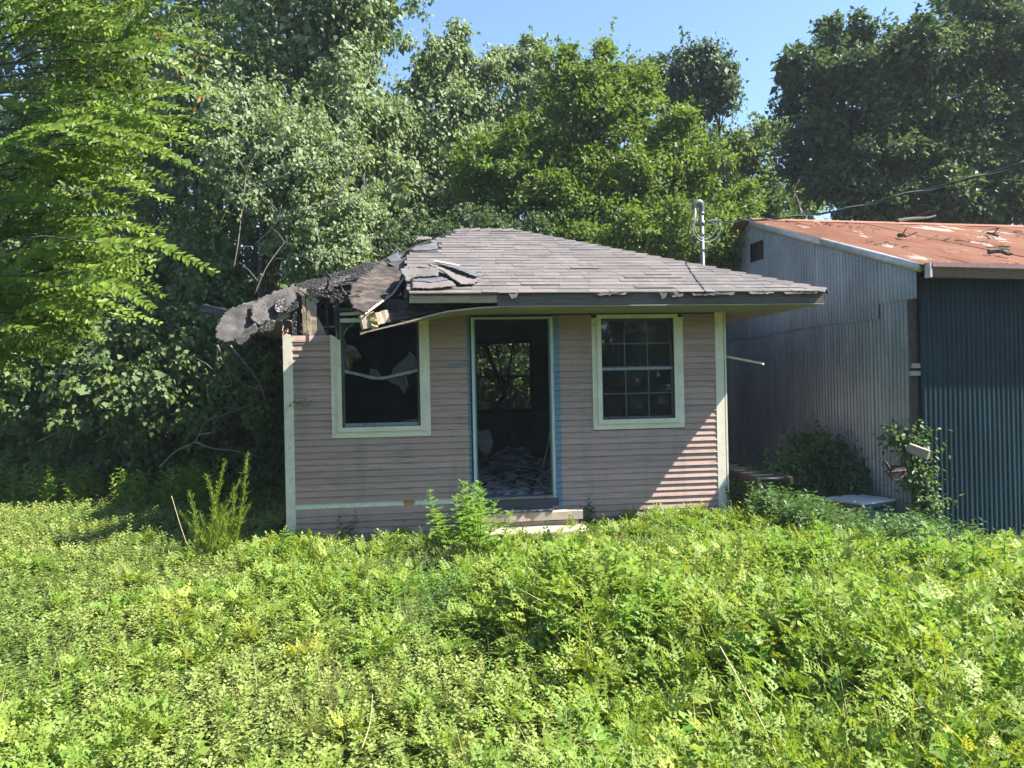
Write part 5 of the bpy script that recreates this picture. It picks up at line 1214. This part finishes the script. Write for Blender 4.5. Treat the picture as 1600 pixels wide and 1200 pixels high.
def free(x, y, m_=0.0):
    ok = ~((x > -1.62-m_) & (x < 3.80+m_) & (y > -0.06-m_) & (y < 4.6))
    ok &= ~((x > 0.52) & (x < 1.90) & (y > -0.72) & (y < 0))
    dx, dy = x-SG[0], y-SG[1]; u = dx*_sx[0]+dy*_sx[1]; w = dx*_sy[0]+dy*_sy[1]
    ok &= ~((u > -0.03) & (w > -0.06))
    ok &= ~((np.abs(x-5.33) < 0.45) & (np.abs(y-0.0) < 0.55))
    return ok
def scatter(n, d0, d1, half=43):
    D = rng.uniform(d0, d1, n); th = YAW+np.radians(rng.uniform(-half, half, n))
    return CAM[0]+D*np.sin(th), CAM[1]+D*np.cos(th), D
def sstep(a, b, x): t = np.clip((np.asarray(x, float)-a)/(b-a), 0, 1); return t*t*(3-2*t)
def tall(x, y):
    """0 in the low creeping cover, 1 in the tall weeds"""
    w = sstep(-0.6, 0.9, x + 0.9*snoise(x, y, 1.3, 31) + 0.10*(y+4))
    hole = np.exp(-(((x-0.35)/0.55)**2+((y+5.4)/0.8)**2)); w = w*(1-0.85*hole)
    near = np.exp(-(((x+1.75)/0.9)**2+((y+5.2)/1.0)**2))*0.8; wall = np.exp(-((y+0.75)/0.6)**2)*(x > -1.7)*0.75
    mid = np.exp(-(((x+0.9)/0.8)**2+((y+2.6)/0.8)**2))*0.85
    return np.clip(np.maximum.reduce([w, near*(0.6+0.5*snoise(x,y,2.0,5)), wall, mid]), 0, 1)
def hgt(x, y):
    h = 0.10+0.42*tall(x, y)*(0.60+0.45*snoise(x, y, 1.9, 32)) + 0.06*snoise(x, y, 3.1, 33)
    bl = sstep(1.9, 3.3, x); h = h*((1-bl)*(0.15+0.85*sstep(-0.8, -3.8, y))+bl*(0.22+0.74*sstep(-1.8, -4.8, y)))
    h = np.where((y > 0.4) & (x < -1.6), 0.10+0.05*snoise(x, y, 2.0, 35)+0.25*sstep(9.5, 12, y), h)
    step = np.exp(-(((x-1.15)/0.95)**2+((y+1.5)/1.15)**2)); return np.maximum(h*(1-0.78*step), 0.04)
def yaw_frames(n, tilt=0.25):
    a = rng.uniform(0, 2*math.pi, n); z = unit(np.stack([rng.normal(0,tilt,n), rng.normal(0,tilt,n), np.ones(n)], -1))
    y = np.stack([np.cos(a), np.sin(a), np.zeros(n)], -1); x = unit(np.cross(y, z)); y = np.cross(z, x)
    return np.stack([x, y, z], axis=-1)
def ground_stuff():
    # low creeping cover
    parts = []
    for s in range(3):
        x, y, D = scatter(19000, 1.9, 19); k = free(x, y) & (rng.random(len(x)) > 0.75*tall(x, y)); x, y, D = x[k], y[k], D[k]
        z = ground_z(x, y) + (hgt(x, y)-0.09)*rng.uniform(0.3, 0.95, len(x)); sz = 0.074*(0.8+0.06*D)*rng.uniform(0.7, 1.35, len(x))
        tv, tf = tpl_cover(s); V, F = stamp(tv, tf, np.stack([x,y,z],-1), yaw_frames(len(x), 0.35), sz)
        tn = np.clip(0.35+0.75*snoise(x, y, 1.2, 41)-0.25+rng.normal(0,0.12,len(x)), 0, 1); parts.append((V, F, np.repeat(tn, len(tv))))
    V, F, K = merge(parts); tag(tri_mesh('creeping_ground_cover', V, F, LF['cover'], None, K), 'low creeping small-leaved ground cover across the yard', 'ground cover', kind='stuff')
    # ferny weeds: domed plants, each with its own height and tone
    parts = []
    for s in range(3):
        px_, py_, D = scatter(620, 1.8, 9.8); k = free(px_, py_, 0.05) & (rng.random(len(px_)) < 0.05+0.95*tall(px_, py_)); px_, py_, D = px_[k], py_[k], D[k]; m_ = len(px_)
        hh = hgt(px_, py_)*np.where(rng.random(m_) < 0.15, rng.uniform(1.4, 2.0, m_), rng.uniform(0.7, 1.35, m_)); rr_ = np.clip(hh*rng.uniform(0.5, 0.9, m_), 0.10, 0.34); tone = np.clip(rng.normal(0.10, 0.22, m_), 0, 0.9)
        per = 44; idx = np.repeat(np.arange(m_), per); n = len(idx); u = unit(rng.normal(size=(n,3))); u[:,2] = np.abs(u[:,2]); rad = rng.uniform(0.35, 1.0, (n,1))**0.6
        P = np.stack([px_[idx]+u[:,0]*rr_[idx]*rad[:,0], py_[idx]+u[:,1]*rr_[idx]*rad[:,0], ground_z(px_, py_)[idx]+hh[idx]*(0.15+0.85*u[:,2]*rad[:,0])], -1)
        A = u*np.array([1,1,0.5])+np.array([0,0,0.15])+rng.normal(size=(n,3))*0.3; N = unit(u*0.35+np.array([0,0,0.6])+SUN_TO*0.3+rng.normal(size=(n,3))*0.25)
        tv, tf = tpl_cut(s); V, F = stamp(tv, tf, P, frames(A, N), 0.110*(0.72+0.045*D[idx])*rng.uniform(0.6, 1.35, n))
        tn = np.clip(tone[idx]+0.25*(u[:,2] > 0.8)*rng.random(n)+rng.normal(0,0.06,n), 0, 0.95); parts.append((V, F, np.repeat(tn, len(tv))))
    V, F, K = merge(parts); tag(tri_mesh('ferny_weeds', V, F, LF['cut'], None, K), 'knee-high tangle of ferny cut-leaved weeds filling the foreground', 'weeds', kind='stuff')
    # upright leafy weeds
    parts = []
    for s in range(4):
        x, y, D = scatter(1000, 1.9, 9.4); k = free(x, y) & (rng.random(len(x)) < 0.05+0.9*tall(x, y)); x, y, D = x[k], y[k], D[k]; n = len(x)
        tv, tf = tpl_stem(s, 10+s, 0.6+0.15*s); V, F = stamp(tv, tf, np.stack([x,y,ground_z(x,y)],-1), yaw_frames(n, 0.14), (hgt(x, y)*rng.uniform(0.8, 1.3, n)+0.04)*(0.45+0.55*sstep(2.0, 5.5, D)))
        tn = np.clip(rng.normal(0.1, 0.25, n), 0, 1); parts.append((V, F, np.repeat(tn, len(tv))))
    V, F, K = merge(parts); tag(tri_mesh('leafy_weeds', V, F, LF['weed'], None, K), 'upright leafy weeds mixed through the foreground tangle', 'weeds', kind='stuff')
    # grass and seed stalks
    parts = []
    for s in range(5):
        x, y, D = scatter(700, 1.9, 10); k = free(x, y) & (rng.random(len(x)) < 0.12+0.9*tall(x, y)); x, y = x[k], y[k]; n = len(x)
        tv, tf = tpl_blade(s); V, F = stamp(tv, tf, np.stack([x,y,ground_z(x,y)],-1), yaw_frames(n, 0.3), hgt(x, y)*rng.uniform(0.8, 1.45, n)+0.12)
        parts.append((V, F, np.repeat(np.clip(rng.normal(0.25,0.35,n),0,1), len(tv))))
    V, F, K = merge(parts); tag(tri_mesh('grass', V, F, LF['grass'], None, K), 'grass blades and dry stems scattered through the weeds', 'grass', kind='stuff')
    # broad-leaved plants here and there
    parts = []
    for s in range(3):
        x, y, D = scatter(150, 2.2, 9.0); k = free(x, y, 0.1) & (rng.random(len(x)) < 0.25+0.7*tall(x, y)); x, y = x[k], y[k]; n = len(x)
        tv, tf = tpl_stem(30+s, 6, 1.35); V, F = stamp(tv, tf, np.stack([x,y,ground_z(x,y)],-1), yaw_frames(n, 0.25), np.clip(hgt(x, y)*rng.uniform(0.9, 1.3, n)+0.06, 0.12, 0.5)); parts.append((V, F, np.repeat(np.clip(rng.normal(.2,.3,n),0,1), len(tv))))
    V, F, K = merge(parts); tag(tri_mesh('broadleaf_weeds', V, F, LF['weed'], None, K), 'scattered broad-leaved weeds standing through the tangle', 'weeds', kind='stuff')
    # tufts of half-dry grass
    parts = []
    cx_, cy_, D = scatter(110, 2.2, 9.2); k = free(cx_, cy_, 0.1) & (rng.random(110) < 0.3+0.6*tall(cx_, cy_)); cx_, cy_ = cx_[k], cy_[k]
    cx_ = np.concatenate([cx_, rng.normal(0.25, 0.25, 14), rng.normal(2.6, 0.6, 10)]); cy_ = np.concatenate([cy_, rng.normal(-1.5, 0.25, 14), rng.normal(-0.7, 0.2, 10)])
    for s in range(4):
        idx = np.repeat(np.arange(len(cx_)), 9); n = len(idx); x = cx_[idx]+rng.normal(0,0.04,n); y = cy_[idx]+rng.normal(0,0.04,n)
        tv, tf = tpl_blade(40+s); V, F = stamp(tv*np.array([0.7,1,1]), tf, np.stack([x,y,ground_z(x,y)],-1), yaw_frames(n, 0.30), hgt(x, y)*rng.uniform(0.7, 1.2, n)+0.12)
        parts.append((V, F, np.repeat(np.clip(rng.normal(0.5,0.35,n),0,1), len(tv))))
    V, F, K = merge(parts); tag(tri_mesh('grass_tufts', V, F, LF['grass'], None, K), 'tufts of half-dry grass poking up between the weeds', 'grass', kind='stuff')
    # undergrowth at the wood edge on the left
    parts = []
    for s in range(2):
        x = rng.uniform(-13, -1.8, 1500); y = rng.uniform(2.0, 5.2, 1500)+3.0*sstep(-3, -9, x); k = free(x, y, 0.1) & (rng.random(1500) < sstep(0.0,1.0,snoise(x,y,1.5,51)+0.3)); x, y = x[k], y[k]; n = len(x)
        tv, tf = tpl_stem(10+s, 9, 0.8); V, F = stamp(tv, tf, np.stack([x,y,ground_z(x,y)],-1), yaw_frames(n, 0.2), rng.uniform(0.25, 0.65, n)); parts.append((V, F, np.repeat(np.clip(rng.normal(.2,.3,n),0,1), len(tv))))
    V, F, K = merge(parts); tag(tri_mesh('edge_undergrowth', V, F, LF['weed'], None, K), 'leafy undergrowth at the foot of the vines on the left', 'undergrowth', kind='stuff')
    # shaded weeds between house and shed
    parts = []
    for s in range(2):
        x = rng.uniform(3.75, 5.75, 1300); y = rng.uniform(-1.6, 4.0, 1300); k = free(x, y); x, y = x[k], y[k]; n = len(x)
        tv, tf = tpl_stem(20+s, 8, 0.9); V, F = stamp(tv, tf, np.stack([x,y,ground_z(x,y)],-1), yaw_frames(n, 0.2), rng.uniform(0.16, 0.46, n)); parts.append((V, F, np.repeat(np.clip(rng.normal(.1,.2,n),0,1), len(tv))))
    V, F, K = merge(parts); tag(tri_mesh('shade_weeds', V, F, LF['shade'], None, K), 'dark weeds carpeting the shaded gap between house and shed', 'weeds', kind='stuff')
ground_stuff()

# single plants that stand out -------------------------------------------------
def ragweed(name, label, x, y, stems, mat='weed', spread=0.16, group=None, lw=0.9, L=0.13, cat='weed'):
    T = thing(name, label, cat, (x, y, ground_z(np.array(x), np.array(y))), group); z0 = float(ground_z(np.array(x), np.array(y)))
    lv = []; R = rnd
    for h in stems:
        a = R.uniform(0, 6.28); lean = np.array([math.cos(a)*R.uniform(0,spread), math.sin(a)*R.uniform(0,spread), 0]); top = np.array([x, y, z0])+lean*1.6+np.array([0,0,h]); b = np.array([x,y,z0])+lean*0.4
        pts = [b+(top-b)*t + lean*0.3*math.sin(t*3.1) for t in np.linspace(0,1,6)]
        tube('stem', pts, np.linspace(0.007,0.002,6), MT['greenstem'], T, 5)
        nn = int(h/0.042)
        for k in range(nn):
            t = 0.22+0.78*k/nn; p = b+(top-b)*t+lean*0.3*math.sin(t*3.1); a0 = k*1.57+R.uniform(-.4,.4); LL = L*(1.05-0.65*t**3)*R.uniform(.8,1.2)
            for s in (0, math.pi):
                a1 = a0+s; ax = np.array([math.cos(a1), math.sin(a1), 0.45+0.5*(t > .85)+R.uniform(-.35,.2)]); n_ = np.array([-0.4*math.cos(a1), -0.4*math.sin(a1), 1.0]); ax = ax/np.linalg.norm(ax)
                lv.append((p, ax, n_, LL, lw*0.6)); sd = np.cross(ax, n_); sd /= np.linalg.norm(sd)
                for f_, w_ in ((0.35,0.55),(0.6,0.42)):
                    for q_ in (-1, 1): lv.append((p+ax*LL*f_, ax*0.75+sd*q_*0.8, n_, LL*w_, lw*0.6))
    V, F = template(lv); tri_mesh('foliage', V, F, LF[mat], T, np.zeros(len(V))); return T
def gp_(px, py, z=0.0): p = onZ(px, py, z); return float(p[0]), float(p[1])
ragweed('tall_weed', 'tall bright ragweed growing in front of the doorstep', 0.55, -1.2, (0.78,0.74,0.66,0.60,0.55,0.5,0.68,0.46,0.58,0.42,0.62,0.4), spread=0.46)
ragweed('tall_weed', 'bright ragweed clump leaning left in front of the metal chest', *gp_(1290,925), (0.54,0.5,0.46,0.42,0.4), spread=0.28, L=0.16)
ragweed('tall_weed', 'bright ragweed clump just right of the metal chest', *gp_(1440,915), (0.52,0.48,0.44,0.4), spread=0.24, L=0.15)
ragweed('tall_weed', 'leafy weed with pale tops near the right edge before the shed front', *gp_(1515,935), (0.56,0.5,0.46,0.42,0.4), spread=0.26)
ragweed('tall_weed', 'thin spire-topped weed close to the right edge of the yard', *gp_(1570,945), (0.62,0.5,0.54,0.42), spread=0.2, L=0.09)
ragweed('tall_weed', 'weed at the foot of the right corner board', *gp_(1085,850), (0.34,0.3,0.28,0.25,0.22), spread=0.3, L=0.09)
ragweed('tall_weed', 'weed at the foot of the left corner board', *gp_(415,870), (0.36,0.3,0.3,0.26), spread=0.3, L=0.09)
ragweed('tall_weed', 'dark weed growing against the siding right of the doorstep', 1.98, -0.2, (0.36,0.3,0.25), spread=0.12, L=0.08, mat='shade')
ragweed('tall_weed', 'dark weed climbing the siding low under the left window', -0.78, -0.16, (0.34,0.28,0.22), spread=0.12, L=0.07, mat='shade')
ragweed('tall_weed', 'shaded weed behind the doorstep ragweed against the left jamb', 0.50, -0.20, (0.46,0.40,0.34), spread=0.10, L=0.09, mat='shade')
ragweed('tall_weed', 'broad weed clump in the sun at the edge of the dark thicket', *gp_(90,762), (0.62,0.56,0.5,0.6,0.45,0.4,0.5), spread=0.6, L=0.16)
ragweed('leafy_sapling', 'low leafy sapling behind the dog fennel beside the house wall', *gp_(400,735), (0.75,0.7,0.6,0.55,0.62), spread=0.6, L=0.15, mat='mid', cat='sapling')
ragweed('climbing_sprig', 'green sprig poking out at the left corner board halfway up the wall', -1.40, -0.05, (0.05,), spread=0.02, L=0.03)
# fix that sprig to the wall height
sp_ = bpy.data.objects['climbing_sprig']; sp_.location.z += 1.50
V, F = template([(np.array([-1.37+0.03*k, -0.05, 1.47+0.012*math.sin(k*2)]), (0.6, -0.3, 0.5*(-1)**k), (0,-1,0.5), 0.06, 0.7) for k in range(7)]); tri_mesh('frond', V, F, LF['mid'], None, np.zeros(len(V))).parent = sp_
for o in sp_.children:
    if o.name.startswith('frond'): o.matrix_parent_inverse = Matrix.Translation(-sp_.location)
def bush(name, label, lobes, L, mat, cat='bush'): return tree(name, label, lobes, L, mat, 'broad', r0=0.03, cat=cat, cl=0.3)
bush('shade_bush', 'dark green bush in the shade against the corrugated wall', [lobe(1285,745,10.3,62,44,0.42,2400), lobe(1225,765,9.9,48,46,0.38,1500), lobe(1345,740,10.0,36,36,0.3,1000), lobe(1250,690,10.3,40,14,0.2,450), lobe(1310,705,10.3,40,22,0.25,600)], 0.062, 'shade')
bush('corner_vine', 'vine climbing the dark post at the corner of the shed', [lobe(1432,688,9.2,18,28,0.10,450), lobe(1436,750,9.15,15,45,0.10,450), lobe(1398,682,9.2,20,7,0.06,130), lobe(1448,800,9.1,26,26,0.14,300)], 0.060, 'shade', 'vine')
# dog fennel: feathery upright plumes left of the house
def fennel():
    x, y = gp_(335,862); T = thing('dog_fennel', 'clump of feathery upright dog fennel plumes left of the house', 'plant', (x, y, -0.05))
    pl_ = [(295,770),(312,800),(333,775),(352,722),(386,712),(365,760),(345,790),(322,745),(377,750),(305,815),(358,800),(340,815),(280,800),(392,790)]
    P, A = [], []
    for k, (px, py) in enumerate(pl_):
        b = np.array([x+rnd.uniform(-.14,.14)+(px-335)*0.0022, y+rnd.uniform(-.25,.25), -0.05]); D = (b-CAM).dot(_f); top = atD(px, py, D); bend = np.array([rnd.uniform(-.06,.06), rnd.uniform(-.05,.05), 0])
        pts = [b+(top-b)*t+bend*math.sin(t*3.0) for t in np.linspace(0,1,7)]; tube('stem', pts, np.linspace(0.005,0.0015,7), MT['greenstem'], T, 5)
        h = np.linalg.norm(top-b); n = int(620*h); t = rng.uniform(0.10, 1.02, n)[:,None]; P.append(b+(top-b)*t+bend*np.sin(t*3.0) + rng.normal(size=(n,3))*0.010); a = rng.uniform(0,6.28,n)
        A.append((np.stack([np.cos(a)*0.6, np.sin(a)*0.6, np.full(n,0.75)], -1)+rng.normal(size=(n,3))*0.25)*(1.25-0.75*t))
    P = np.concatenate(P); A = np.concatenate(A); V, F = stamp(np.array(LEAF_V)*np.array([0.07,1,1]), LEAF_F, P, frames(A, rand_unit(len(P))), np.linalg.norm(A, axis=1)*rng.uniform(0.025,0.075,len(P))); tri_mesh('plumes', V, F, LF['fennel'], T)
fennel()
# dry stalks in the foreground
for i, (pts, lab) in enumerate(((((1390,1140,0,2.8),(1440,1105,0,2.9),(1520,1130,0,2.8)), 'arching pale grass stalk in the weeds near the bottom right corner'),
        (((565,1170,0,2.9),(578,1130,0,2.95),(582,1085,0,3.0)), 'short dry stick standing in the ground cover at bottom centre'),
        (((1125,1010,0,3.4),(1170,1090,0,3.1),(1215,1180,0,2.7)), 'long thin stalk slanting through the weeds right of centre'),
        (((268,775,0,6.4),(280,815,0,6.4),(292,850,0,6.3)), 'dead brown stalk beside the dog fennel'))):
    sp = smoothpath([atD(p[0], p[1], p[3]) for p in pts], 6)
    tag(tube('dry_stalk', sp, np.linspace(0.0028,0.0014,len(sp)), MT['straw'] if i != 9 else MT['greenstem'], None, 5), lab, 'stalk', 'stalks among the weeds')

# ------------------------------------------------------------------ thin summer haze
def haze():
    m = MB(); m.box(-430, 430, -430, 430, -1.6, 15.5)
    t = bpy.data.materials.new('summer_haze'); t.use_nodes = True; nt = t.node_tree; nt.nodes.clear(); o = nt.nodes.new('ShaderNodeOutputMaterial'); v = nt.nodes.new('ShaderNodeVolumePrincipled')
    v.inputs['Color'].default_value = (0.80, 0.92, 1.0, 1); v.inputs['Density'].default_value = 0.0009; v.inputs['Anisotropy'].default_value = 0.25
    nt.links.new(v.outputs[0], o.inputs['Volume'])
    tag(m.build('haze', t), 'thin pale summer haze over the clearing', 'haze', kind='stuff')
haze()
